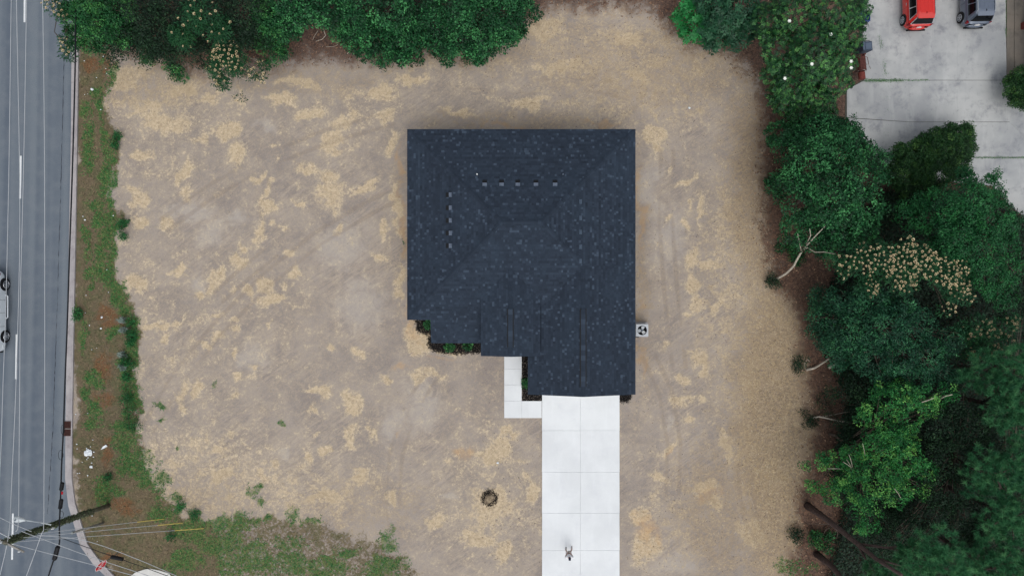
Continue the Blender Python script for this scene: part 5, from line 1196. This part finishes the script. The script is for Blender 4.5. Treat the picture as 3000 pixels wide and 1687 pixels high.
def wire(pts, r, label, mat='wire', name='power_line', cat='wire', group=None):
    pts = [P(*p) for p in pts]; W_ = []
    for i in range(len(pts) - 1):      # smooth a little
        p0, p1, p2, p3 = pts[max(i - 1, 0)], pts[i], pts[i + 1], pts[min(i + 2, len(pts) - 1)]
        for t in np.linspace(0, 1, 6, endpoint=False):
            W_.append(0.5 * ((2 * p1) + (p2 - p0) * t + (2 * p0 - 5 * p1 + 4 * p2 - p3) * t * t + (3 * p1 - p0 - 3 * p2 + p3) * t ** 3))
    W_.append(pts[-1])
    return MB().tube(W_, r, 6).obj(name, M[mat], label=label, cat=cat, group=group, smooth=True)
Z = 8.6
wire([(36,-60,Z),(33,0,Z),(29,300,Z),(25,560,Z),(17,900,Z),(9,1120,Z),(2,1330,Z),(-10,1560,9.3)], .016, 'leftmost pale power line above the road')
wire([(46,-60,Z),(48,0,Z),(54,300,Z),(58,560,Z),(57,760,Z),(51,1000,Z),(44,1200,Z),(33,1440,Z),(26,1560,9.3),(0,1683,Z),(-20,1760,Z)], .016, 'pale power line second from the left above the road')
wire([(80,-60,Z),(78,0,Z),(72,350,Z),(66,620,Z),(60,860,Z),(58,1100,Z),(56,1330,Z),(54,1525,9.2),(46,1556,9.3)], .016, 'pale power line third from the left, crossing its neighbour halfway')
wire([(123,-60,Z),(125,0,Z),(130,400,Z),(131,800,Z),(131,1100,Z),(129,1400,Z),(128,1540,8.8),(122,1562,8.8),(98,1630,8.4),(72,1700,8.2)], .016, 'rightmost pale power line above the road, bending at the pole')
wire([(110,1566,8.6),(250,1583,7.8),(400,1636,7.2),(560,1705,7.0)], .015, 'uppermost pale wire crossing the verge to the lower right')
wire([(62,1555,8.8),(130,1580,8.4),(260,1628,7.6),(430,1684,7.2),(520,1715,7.2)], .015, 'middle pale wire crossing the verge to the lower right')
wire([(30,1590,8.6),(130,1617,8.2),(260,1650,7.6),(400,1687,7.2),(480,1708,7.2)], .015, 'lowest pale wire crossing the stop sign to the lower right')
wire([(-30,1500,9.0),(30,1530,9.0),(92,1556,8.9)], .015, 'short pale wire entering from the left edge above the lamp')
wire([(-30,1545,9.2),(30,1575,9.2)], .03, 'short thick pale wire entering at the left edge beside the pole top')
wire([(172,1572,6.2),(260,1604,6.2),(345,1634,6.2),(450,1671,6.2),(560,1712,6.2)], .018, 'dark thin cable with a black splice tube over the corner grass', 'cable', 'telephone_cable')
bc = wire([(221,-60,5.6),(221,110,5.6),(220,200,5.6),(215,400,5.55),(210,560,5.5),(203,760,5.5),(197,950,5.5),(191,1100,5.5),(186,1250,5.6),(181,1350,5.6),(178,1440,5.7),(174,1540,5.9),(174,1588,6.0),(164,1620,6.0),(150,1660,5.9),(135,1710,5.8)], .042, 'thick black telephone cable running along the gutter from top to bottom', 'cable', 'telephone_cable')
def splice(p0, p1, r, name='splice_case'):
    a, b = P(*p0), P(*p1); d = (b - a)
    MB().tube([a, a + d * .08, b - d * .08, b], [r * .6, r, r, r * .6], 10).obj(name, M['blackplastic'], bc)
splice((183,1412,5.7),(179,1436,5.7), .11); splice((180,1461,5.7),(176,1490,5.7), .11); splice((170,1598,6.0),(159,1640,6.0), .13)
MB().tube([P(344 - 18, 1630, 6.2), P(344 + 16, 1637, 6.2)], .11, 10).obj('splice_case', M['blackplastic'], label='black splice tube hanging on the dark cable above the stop sign', cat='cable box')
MB().tube([P(181, 1439, 5.65), P(181, 1447, 5.65)], .07, 8).obj('marker_sleeve', M['signred'], bc)
for (x, y, rx, ry) in [(184,1258,5,14),(178,1332,7,14),(180,1506,6,10)]:
    MB().tube([P(x + rx * math.cos(t), y + ry * math.sin(t), 5.5 + .1 * math.sin(t)) for t in np.linspace(0, 6.283, 18)], .012, 5, cap=False).obj('cable_loop', M['cable'], bc)
# guy wires with yellow guards
for (x0, y0, z0, gx, gy_, ax2, ay2, lab) in [(112,1562,7.8,402,1530,481,1519,'upper guy wire with a yellow guard at its foot'),(68,1574,8.2,462,1541,535,1531,'middle guy wire with a yellow guard at its foot'),(45,1586,8.5,512,1554,597,1547,'lower guy wire with a yellow guard reaching farthest right')]:
    g = thing('guy_wire', lab, 'guy wire', P(ax2, ay2, 0), 'guy wires of the utility pole')
    A, B = P(x0, y0, z0), P(ax2, ay2, 0)
    MB().tube([A, A.lerp(B, .5), B], .013, 6).obj('cable', M['wire'], g)
    tg = ((gx - x0) ** 2 + (gy_ - y0) ** 2) ** .5 / ((ax2 - x0) ** 2 + (ay2 - y0) ** 2) ** .5
    # height on the straight line where the picture shows the guard start
    tt = tg
    for _ in range(20):
        p = A.lerp(B, tt); k = (CAM_H - p.z) / FPX; ppx = p.x / k + CX; tt += (gx - ppx) / (ax2 - x0) * .8
    MB().tube([A.lerp(B, tt), B], .026, 8).obj('guard', M['yellow'], g)
# weathered stub post
a, b = P(303, 1532, 0), P(212, 1560, 3.0)
sp = thing('stub_post', 'short weathered grey post standing beside the utility pole', 'post', a)
MB().tube([a - Vector((0, 0, .2)), a.lerp(b, .5), b], [.09, .08, .07], 10).obj('shaft', M['greywood'], sp, smooth=True)
MB().tube([b - Vector((0, 0, .05)), b + Vector((0, 0, .04))], .085, 10).obj('cap', M['steel'], sp)

# stop sign
sc_ = P(296, 1656, 1.95); nrm = Vector((.84, -.50, .22)).normalized(); ux = Vector((.5, .86, 0)).normalized(); uy = nrm.cross(ux); uy = uy if uy.z > 0 else -uy; ux = uy.cross(nrm)
stop = thing('stop_sign', 'red octagonal stop sign at the corner, seen steeply from above', 'sign', (sc_.x - .05, sc_.y + .03, 0))
def octo(r, off): return [sc_ + ux * (r * math.cos(math.radians(22.5 + 45 * k))) + uy * (r * math.sin(math.radians(22.5 + 45 * k))) + nrm * off for k in range(8)]
def plate(r, o0, o1, nm, mt): 
    A, B = octo(r, o0), octo(r, o1); MB().add(A + B, [tuple(range(7, -1, -1)), tuple(range(8, 16))] + [(i, (i + 1) % 8, 8 + (i + 1) % 8, 8 + i) for i in range(8)]).obj(nm, M[mt], stop)
plate(.42, 0, .006, 'border', 'signwhite'); plate(.39, .007, .010, 'face', 'signred')
cu = bpy.data.curves.new('lettering', 'FONT'); cu.body = 'STOP'; cu.size = .30; cu.align_x = 'CENTER'; cu.align_y = 'CENTER'; cu.extrude = .001
tx = bpy.data.objects.new('lettering_tmp', cu); COL.objects.link(tx)
tm = bpy.data.meshes.new_from_object(tx.evaluated_get(bpy.context.evaluated_depsgraph_get())); bpy.data.objects.remove(tx); tm.materials.clear(); tm.materials.append(M['signwhite'])
lt = bpy.data.objects.new('lettering', tm); COL.objects.link(lt); lt.parent = stop
Rm = Matrix((ux, uy, nrm)).transposed().to_4x4(); Rm.translation = sc_ + nrm * .013 - WORG[stop.name]; lt.matrix_local = Rm
MB().tube([(sc_.x - .05, sc_.y + .03, -.1), (sc_.x - .05, sc_.y + .03, 2.3)], .03, 8).obj('post', M['steel'], stop)

# ------------------------------------------------------------------ vehicles
def car(name, label, loc, rotz, L, W, H, paint, roofrails=True, mirror=True, trimmat='chrome', group=None, tail_both=False, wheel_r=.32, wb=None, step=False, hood=True):
    t = thing(name, label, 'car', loc, group, rotz)   # local: x right, y forward, rear bumper at y=0
    hw = W / 2; zb = H * .62; st = [(0.0, .78, .50, zb * .86), (.03, .86, .36, zb * .97), (.14, .95, .27, zb), (.5, .995, .24, zb), (L * .3, 1, .22, zb), (L * .55, 1, .22, zb), (L * .72, .99, .22, zb * .99), (L * .86, .97, .24, zb * .93), (L * .95, .90, .28, zb * .84), (L * .985, .80, .36, zb * .72), (L, .70, .44, zb * .62)]
    V, F = [], []; half = [(0, 0), (.55, 0), (.9, .02), (.98, .12), (1, .28), (.985, .5), (.955, .75), (.90, .93), (.80, 1.0), (.4, 1.015), (0, 1.02)]
    ring = half + [(-a, b) for a, b in half[-2:0:-1]]; nr = len(ring)
    for (y, wf, z0, z1) in st:
        for (a, b) in ring: V.append((a * hw * wf, y, z0 + (z1 - z0) * b))
    for i in range(len(st) - 1):
        for k in range(nr): F.append((i * nr + k, i * nr + (k + 1) % nr, (i + 1) * nr + (k + 1) % nr, (i + 1) * nr + k))
    F.append(tuple(range(nr))); F.append(tuple((len(st) - 1) * nr + k for k in range(nr - 1, -1, -1)))
    body = mk('body', V, F, paint, t, local=True, smooth=True)
    sub = lambda nm, mb, mt, par=t: mk(nm, mb.v, mb.f, mt, par, local=True)
    # cabin: rings at rising height
    yb0, yb1 = .10, L * .735; yt0, yt1 = .42, L * .54
    rings = []
    for f, wl_, bulge in [(0, .93, 0), (.25, .90, .03), (.6, .82, .045), (.88, .74, .03), (1.0, .66, 0)]:
        z = zb - .03 + (H - zb + .03) * f; y0 = yb0 + (yt0 - yb0) * f ** .9 - bulge; y1 = yb1 + (yt1 - yb1) * f ** .95 + bulge; x = hw * wl_; c_ = .09
        rings.append([(-x + c_, y0, z), (x - c_, y0, z), (x, y0 + c_ * 1.6, z), (x, y1 - c_ * 2.2, z), (x - c_ * 1.5, y1, z), (-x + c_ * 1.5, y1, z), (-x, y1 - c_ * 2.2, z), (-x, y0 + c_ * 1.6, z)])
    V = [p for r_ in rings for p in r_]; F = []
    for i in range(4):
        for k in range(8): F.append((i * 8 + k, i * 8 + (k + 1) % 8, (i + 1) * 8 + (k + 1) % 8, (i + 1) * 8 + k))
    sub('cabin', MB().add(V, F), paint)
    tr = rings[-1]; cxy = Vector((0, (yt0 + yt1) / 2, H))
    rt = [Vector(p) + Vector((0, 0, 0)) for p in tr]; inn = [cxy + (Vector(p) - cxy) * .8 + Vector((0, 0, .035)) for p in tr]
    rp = MB().add(rt + inn, [(k, (k + 1) % 8, 8 + (k + 1) % 8, 8 + k) for k in range(8)] + [tuple(range(8, 16))])
    roofp = sub('roof', rp, paint)
    for xx_ in (-.28, -.09, .09, .28): sub('roof_rib', MB().box((xx_ * hw * 2 * .8, (yt0 + yt1) / 2 + .05, H + .034), (.03, (yt1 - yt0) * .72, .014)), paint, roofp)
    # rear spoiler
    sub('spoiler', MB().add([(-hw * .62, yt0 - .16, H - .035), (hw * .62, yt0 - .16, H - .035), (hw * .64, yt0 + .1, H + .03), (-hw * .64, yt0 + .1, H + .03), (-hw * .6, yt0 - .15, H - .08), (hw * .6, yt0 - .15, H - .08), (hw * .6, yt0 + .08, H - .06), (-hw * .6, yt0 + .08, H - .06)], [(0, 1, 2, 3), (7, 6, 5, 4), (0, 4, 5, 1), (1, 5, 6, 2), (3, 7, 4, 0)]), paint)
    def on_ring(f, k0, k1, s):          # point on the cabin skin: height fraction, ring edge k0-k1, fraction
        z = f * 4; i = min(3, int(z)); ff = z - i
        A = Vector(rings[i][k0]).lerp(Vector(rings[i][k1]), s); B = Vector(rings[i + 1][k0]).lerp(Vector(rings[i + 1][k1]), s); return A.lerp(B, ff)
    def pane(nm, k0, k1, s0, s1, f0, f1, out, mt=M['glass'], par=t):
        V = []; cols = 5; rows = 4
        for r_ in range(rows + 1):
            for c_ in range(cols + 1): V.append(on_ring(f0 + (f1 - f0) * r_ / rows, k0, k1, s0 + (s1 - s0) * c_ / cols) + out)
        return mk(nm, V, [(r_ * (cols + 1) + c_, r_ * (cols + 1) + c_ + 1, (r_ + 1) * (cols + 1) + c_ + 1, (r_ + 1) * (cols + 1) + c_) for r_ in range(rows) for c_ in range(cols)], mt, par, local=True)
    pane('rear_window_trim', 0, 1, -.03, 1.03, .04, .80, Vector((0, -.012, .006)), M[trimmat]); pane('rear_window', 0, 1, .02, .98, .10, .80, Vector((0, -.03, .018)))
    pane('windscreen', 4, 5, .02, .98, .06, .9, Vector((0, .012, .006)))
    for k0, k1, sx in ((2, 3, 1), (6, 7, -1)):
        pane('window_trim', k0, k1, .03, .97, .10, .84, Vector((sx * .006, 0, .004)), M[trimmat])
        for (s0, s1) in ((.06, .32), (.35, .64), (.67, .94)) if sx == 1 else ((.06, .33), (.36, .65), (.68, .94)):
            pane('side_window', k0, k1, s0, s1, .15, .8, Vector((sx * .014, 0, .008)))
    for sx in (-1, 1):
        if roofrails: sub('roof_rail', MB().tube([(sx * hw * .66, yt0 + .1, H - .01), (sx * hw * .66, yt0 + .2, H + .05), (sx * hw * .68, yt1 - .2, H + .05), (sx * hw * .68, yt1, H - .02)], .022, 6), M['chrome'])
        sub('tail_light', MB().box((sx * hw * .86, .13, zb * .86), (.14, .16, .20), Matrix.Rotation(sx * .5, 3, 'Z')), M['lampred'])
        sub('headlight', MB().box((sx * hw * .70, L * .965, zb * .68), (.34, .14, .14)), M['lampred'] if tail_both else M['porcelain'])
        if mirror: sub('mirror', MB().box((sx * (hw + .09), L * .665, zb + .04), (.2, .12, .13)), paint)
        for yy_ in (L * .36, L * .55): sub('door_handle', MB().box((sx * (hw + .005), yy_, zb * .84), (.03, .16, .03)), M['chrome'])
        if step: sub('side_step', MB().tube([(sx * (hw - .05), L * .40, .40), (sx * (hw + .1), L * .42, .36), (sx * (hw + .1), L * .69, .36), (sx * (hw - .05), L * .71, .40)], .035, 8), M['white'])
        for seg in (L * .31, L * .48, L * .64): sub('door_gap', MB().box((sx * (hw + .0005), seg, zb * .62), (.006, .012, zb * .5)), M['blackplastic'])
    V, F = [], []
    for j in range(13):
        a_ = -1 + j / 6.0; yo = .02 + .20 * abs(a_) ** 3.2
        for (dy, z) in ((.16, zb * .99), (.03, zb * .93), (-.035, zb * .80), (-.05, zb * .68), (-.045, .60)): V.append((a_ * hw * .90, yo + dy, z))
    for j in range(12):
        for k in range(4): F.append((j * 5 + k, j * 5 + k + 1, j * 5 + k + 6, j * 5 + k + 5))
    mk('tailgate', V, F, paint, t, local=True, smooth=True)
    V, F = [], []
    for j in range(13):
        a_ = -1 + j / 6.0; yo = .0 + .34 * abs(a_) ** 3.0
        for (dy, z) in ((.10, .64), (-.06, .62), (-.10, .55), (-.10, .40), (.0, .30)): V.append((a_ * hw * .99, yo + dy, z))
    for j in range(12):
        for k in range(4): F.append((j * 5 + k, j * 5 + k + 1, j * 5 + k + 6, j * 5 + k + 5))
    mk('rear_bumper', V, F, paint, t, local=True, smooth=True)
    sub('bumper_lip', MB().box((0, -.06, .34), (W * .74, .10, .08)), M['blackplastic'])
    sub('licence_plate', MB().box((0, -.035, zb * .74), (.30, .03, .13)), M['signwhite'])
    sub('emblem', MB().disc_cyl((0, -.02, zb * .86), (0, 1, .3), .05, .03, 12), M['chrome'])
    sub('antenna', MB().add([(-.02, yt0 + .12, H + .03), (.02, yt0 + .12, H + .03), (.0, yt0 + .3, H + .03), (0, yt0 + .13, H + .10)], [(0, 1, 3), (1, 2, 3), (2, 0, 3)]), M['blackplastic'])
    w0 = wb if wb else (.62 if L < 4.6 else .85, L - .85)
    for yy_ in w0:
        for sx in (-1, 1):
            cpos = Vector((sx * (hw - .10), yy_, wheel_r))
            sub('wheel_arch', MB().disc_cyl((sx * (hw - .06), yy_, wheel_r + .04), (1, 0, 0), wheel_r + .06, .115, 24), M['blackplastic'])
            wh = sub('wheel', MB().tube([cpos + Vector((q, 0, 0)) for q in (-.11, -.08, .08, .11)], [wheel_r - .04, wheel_r, wheel_r, wheel_r - .04], 24), M['tyre'])
            fx = cpos.x + sx * .112; mb = MB().disc_cyl((fx, yy_, wheel_r), (1, 0, 0), wheel_r * .24, .03, 12)
            for k in range(5):
                R = Matrix.Rotation(k * 1.2566, 3, 'X'); mb.box(Vector((fx, yy_, wheel_r)) + R @ Vector((0, 0, wheel_r * .38)), (.02, .08, wheel_r * .52), R)
            rim_ring = [(fx, yy_ + math.cos(a) * wheel_r * .66, wheel_r + math.sin(a) * wheel_r * .66) for a in np.linspace(0, 6.2832, 25)]
            mb.tube(rim_ring, .022, 6, cap=False); sub('rim', mb, M['rim'], wh)
    return t
car('parked_car', 'red hatchback parked on the concrete yard, cut by the top edge', (26.62, 17.05, 0.06), math.radians(1.5), 4.1, 1.66, 1.58, M['red'], False, True, 'chrome', 'cars parked in the concrete yard')
car('parked_car', 'dark grey car with pale roof rails parked right of the red hatchback', (30.42, 17.2, 0.06), math.radians(1.0), 4.5, 1.70, 1.62, M['grey'], True, True, 'grey', 'cars parked in the concrete yard')
car('road_car', 'white car with a side step driving on the road, half cut by the left edge', (-34.36, -4.15, 0.01), 0.0, 5.25, 1.92, 1.85, M['white'], True, True, 'blackplastic', None, True, .37, (.96, 4.38), True)

# ------------------------------------------------------------------ bin, smoker, crate
c = P(2540, 136, 1.0); bn = thing('wheelie_bin', 'dark blue-grey wheeled bin at the edge of the concrete yard', 'bin', (c.x, c.y, .06))
MB().box((c.x, c.y, .56), (.44, .5, .92), None, (1.25, 1.2)).obj('body', M['bin'], bn)
ld = MB().box((c.x + .01, c.y, 1.05), (.62, .62, .05), Matrix.Rotation(.07, 3, 'Z'), (.94, .94)).obj('lid', M['bin'], bn)
MB().box((c.x + .06, c.y - .01, 1.085), (.40, .42, .03), Matrix.Rotation(.07, 3, 'Z'), (.95, .95)).obj('lid_panel', M['binlid'], ld)
MB().box((c.x - .24, c.y, 1.08), (.09, .5, .02)).obj('lid_rim', M['binlid'], ld)
MB().tube([(c.x - .1, c.y + .28, 1.0), (c.x - .1, c.y + .36, 1.02), (c.x + .15, c.y + .36, 1.02), (c.x + .15, c.y + .28, 1.0)], .02, 8).obj('handle', M['blackplastic'], bn)
for s in (-1, 1): MB().disc_cyl((c.x + s * .22, c.y + .26, .17), (1, 0, 0), .11, .05, 16).obj('wheel', M['tyre'], bn)
c = P(2524, 186, .9); d = Vector((.10, -1, 0)).normalized(); s_ = Vector((1, .1, 0)).normalized()
sm = thing('barrel_smoker', 'rusty brown barrel smoker with a smaller firebox below the bin', 'smoker', (c.x, c.y, .06))
def hcyl(a, b, r, nm, mt, par=sm, n=18): return MB().tube([a, a.lerp(b, .03), a.lerp(b, .97), b], [r * .93, r, r, r * .93], n).obj(nm, M[mt], par, smooth=False)
p0 = c - d * .55; p1 = c + d * .5; brl = hcyl(p0, p1, .26, 'barrel', 'rustred')
MB().box(c + Vector((0, 0, .2)) - s_ * .05, (.3, .9, .03), Matrix.Rotation(.1, 3, 'Z')).obj('lid_plate', M['rustred'], brl)
hcyl(p1 + d * .05 + Vector((0, 0, -.12)), p1 + d * .52 + Vector((0, 0, -.12)), .21, 'firebox', 'brick')
MB().tube([p1 + Vector((-.27, 0, .0)), p1 + Vector((0, 0, .27)), p1 + Vector((.27, 0, .0))], .02, 6).obj('band', M['greywood'], sm)
MB().tube([c + s_ * .22 + d * .1 + Vector((0, 0, .1)), c + s_ * .40 + d * .14 + Vector((0, 0, .08)), c + s_ * .62 + d * .4 + Vector((0, 0, -.1))], .02, 6).obj('lid_handle', M['greywood'], sm)
MB().tube([c + s_ * .2 - d * .4 + Vector((0, 0, .05)), c + s_ * .42 - d * .36, c + s_ * .46 + d * .1, c + s_ * .24 + d * .12], .018, 6).obj('shelf_frame', M['rustred'], sm)
MB().tube([p0 + d * .12, p0 + d * .12 + Vector((0, 0, .55))], .055, 10).obj('chimney', M['rustred'], sm)
for a in (-.42, .4):
    for b in (-1, 1): MB().tube([c + d * a + s_ * (b * .18) + Vector((0, 0, -.2)), c + d * a + s_ * (b * .26) - Vector((0, 0, .84))], .022, 6).obj('leg', M['rust'], sm)
c = P(2537, 48, .5); cr_ = thing('plastic_crate', 'blue plastic crate half hidden under the magnolia leaves', 'crate', (c.x, c.y, .06))
for sx in (-1, 1):
    MB().box((c.x + sx * .28, c.y, .28), (.03, .62, .42)).obj('side', M['blue'], cr_); MB().box((c.x, c.y + sx * .3, .28), (.53, .03, .42)).obj('end', M['blue'], cr_)
MB().box((c.x, c.y, .1), (.53, .57, .03)).obj('bottom', M['blue'], cr_)

# ------------------------------------------------------------------ neighbour's house at the right edge
nh = thing('neighbour_house', 'pale blue sided house wall at the far right edge of the picture', 'house', P(3060, 30, 0))
xw = P(2997, 0).x
for i in range(18): MB().box((xw + .03 + (i % 1), 18.2, .17 + i * .15), (.035, 7.8, .146), Matrix.Rotation(.08, 3, 'Y')).obj('siding_board', M['bluesiding'], nh)
MB().box((xw + 2.6, 18.2, 1.4), (5.0, 7.6, 2.75)).obj('wall', M['bluesiding'], nh)
MB().add([(xw - .1, 14.0, 2.78), (xw + 5.6, 14.0, 2.78), (xw + 5.6, 22.4, 2.78), (xw - .1, 22.4, 2.78), (xw + 2.7, 14.0, 4.0), (xw + 2.7, 22.4, 4.0)], [(0, 4, 5, 3), (1, 2, 5, 4), (0, 1, 4), (2, 3, 5), (3, 2, 1, 0)]).obj('roof', M['underlay'], nh)
pr = MB().box((33.95, 17.35, 1.4), (.32, .42, 2.75)).obj('brick_pier', M['brick'], nh)

# ------------------------------------------------------------------ the person on the driveway
hx, hy = 3.70, -17.38
pe_s = .92
pe = thing('person', 'person in a white shirt standing on the driveway, holding a controller in both hands', 'person', (hx, hy, .085))
pe.scale = (pe_s,) * 3
def skin(name, verts, edges, mat, parent, root=0, sub=2):
    bm = bmesh.new(); ly = bm.verts.layers.skin.verify(); vs = []
    for (x, y, z, r) in verts:
        v = bm.verts.new((x, y, z)); rr_ = r if isinstance(r, tuple) else (r, r); v[ly].radius = rr_; vs.append(v)
    for a, b in edges: bm.edges.new((vs[a], vs[b]))
    vs[root][ly].use_root = True
    me = bpy.data.meshes.new(name); bm.to_mesh(me); bm.free(); me.materials.append(mat)
    o = bpy.data.objects.new(name, me); COL.objects.link(o); o.parent = parent
    o.modifiers.new('skin', 'SKIN').use_smooth_shade = True; s = o.modifiers.new('sub', 'SUBSURF'); s.levels = sub; s.render_levels = sub
    return o
# local: x right, y forward (towards the house), z up
bv = [(0, 0, .95, (.13, .10)), (0, 0, 1.15, (.13, .10)), (0, 0, 1.36, (.15, .10)), (0, .01, 1.47, .06), (0, .03, 1.56, .065), (0, .04, 1.66, (.085, .10)), (0, .03, 1.74, .07),
      (-.19, 0, 1.40, .055), (-.27, -.02, 1.14, .043), (-.09, .22, 1.10, .032), (.19, 0, 1.40, .055), (.27, -.02, 1.14, .043), (.09, .22, 1.10, .032),
      (-.10, 0, .88, .09), (-.11, .02, .48, .06), (-.12, -.02, .10, .042), (-.12, .12, .04, .04), (.10, .01, .88, .09), (.18, .06, .48, .06), (.27, .04, .10, .042), (.30, .18, .04, .04)]
be = [(0, 1), (1, 2), (2, 3), (3, 4), (4, 5), (5, 6), (2, 7), (7, 8), (8, 9), (2, 10), (10, 11), (11, 12), (0, 13), (13, 14), (14, 15), (15, 16), (0, 17), (17, 18), (18, 19), (19, 20)]
# hands: palm and five fingers on each wrist
for w0_, sx in ((9, -1), (12, 1)):
    x, y, z, _ = bv[w0_]; n0 = len(bv); bv.append((x - sx * .02, y + .07, z - .01, .028)); be.append((w0_, n0))
    for k, (fx, ln) in enumerate(((.030, .05), (.010, .06), (-.010, .055), (-.028, .045))):
        n1 = len(bv); bv += [(x - sx * .02 + fx, y + .10, z - .015, .009), (x - sx * .02 + fx - sx * .012, y + .10 + ln * .5, z - .045, .008)]; be += [(n0, n1), (n1, n1 + 1)]
    n1 = len(bv); bv += [(x - sx * .055, y + .06, z + .02, .011), (x - sx * .075, y + .09, z + .03, .009)]; be += [(n0, n1), (n1, n1 + 1)]
skin('body', bv, be, M['skin'], pe)
skin('shirt', [(0, 0, .92, (.165, .13)), (0, 0, 1.15, (.165, .13)), (0, 0, 1.36, (.18, .13)), (0, 0, 1.45, .09), (-.20, 0, 1.39, .085), (-.265, -.015, 1.20, .072), (.20, 0, 1.39, .085), (.265, -.015, 1.20, .072)], [(0, 1), (1, 2), (2, 3), (2, 4), (4, 5), (2, 6), (6, 7)], M['shirt'], pe)
skin('shorts', [(0, 0, .95, (.155, .125)), (-.10, .005, .84, .115), (-.108, .015, .58, .10), (.10, .015, .84, .115), (.155, .045, .58, .10)], [(0, 1), (1, 2), (0, 3), (3, 4)], M['shorts'], pe)
skin('cap', [(0, .02, 1.70, (.10, .115)), (0, .02, 1.76, .085), (0, .13, 1.70, (.075, .02))], [(0, 1), (0, 2)], M['hair'], pe)
for x, y in ((-.12, .06), (.29, .12)): mk('shoe', MB().box((x, y, .045), (.10, .27, .09), None, (.8, .85)).v, MB().box((x, y, .045), (.10, .27, .09), None, (.8, .85)).f, M['shoe'], pe, local=True)
fb = MB()
for sx in (-1, 1): fb.box((sx * .033, .13, 1.67), (.026, .012, .012))
mk('eyes', fb.v, fb.f, M['blackplastic'], pe, local=True)
nb = MB().add([(-.014, .125, 1.62), (.014, .125, 1.62), (0, .155, 1.62), (0, .125, 1.66)], [(0, 1, 2), (0, 2, 3), (1, 3, 2)]); mk('nose', nb.v, nb.f, M['skin'], pe, local=True)
ct = thing('remote_controller', 'dark controller held in the hands of the person on the driveway', 'controller', (hx, hy + .30, 1.16))
MB().box((hx, hy + .285, 1.11), (.15, .08, .045)).obj('case', M['greywood'], ct)
for s in (-1, 1): MB().disc_cyl((hx + s * .05, hy + .285, 1.145), (0, 0, 1), .01, .03, 8).obj('stick', M['blackplastic'], ct)
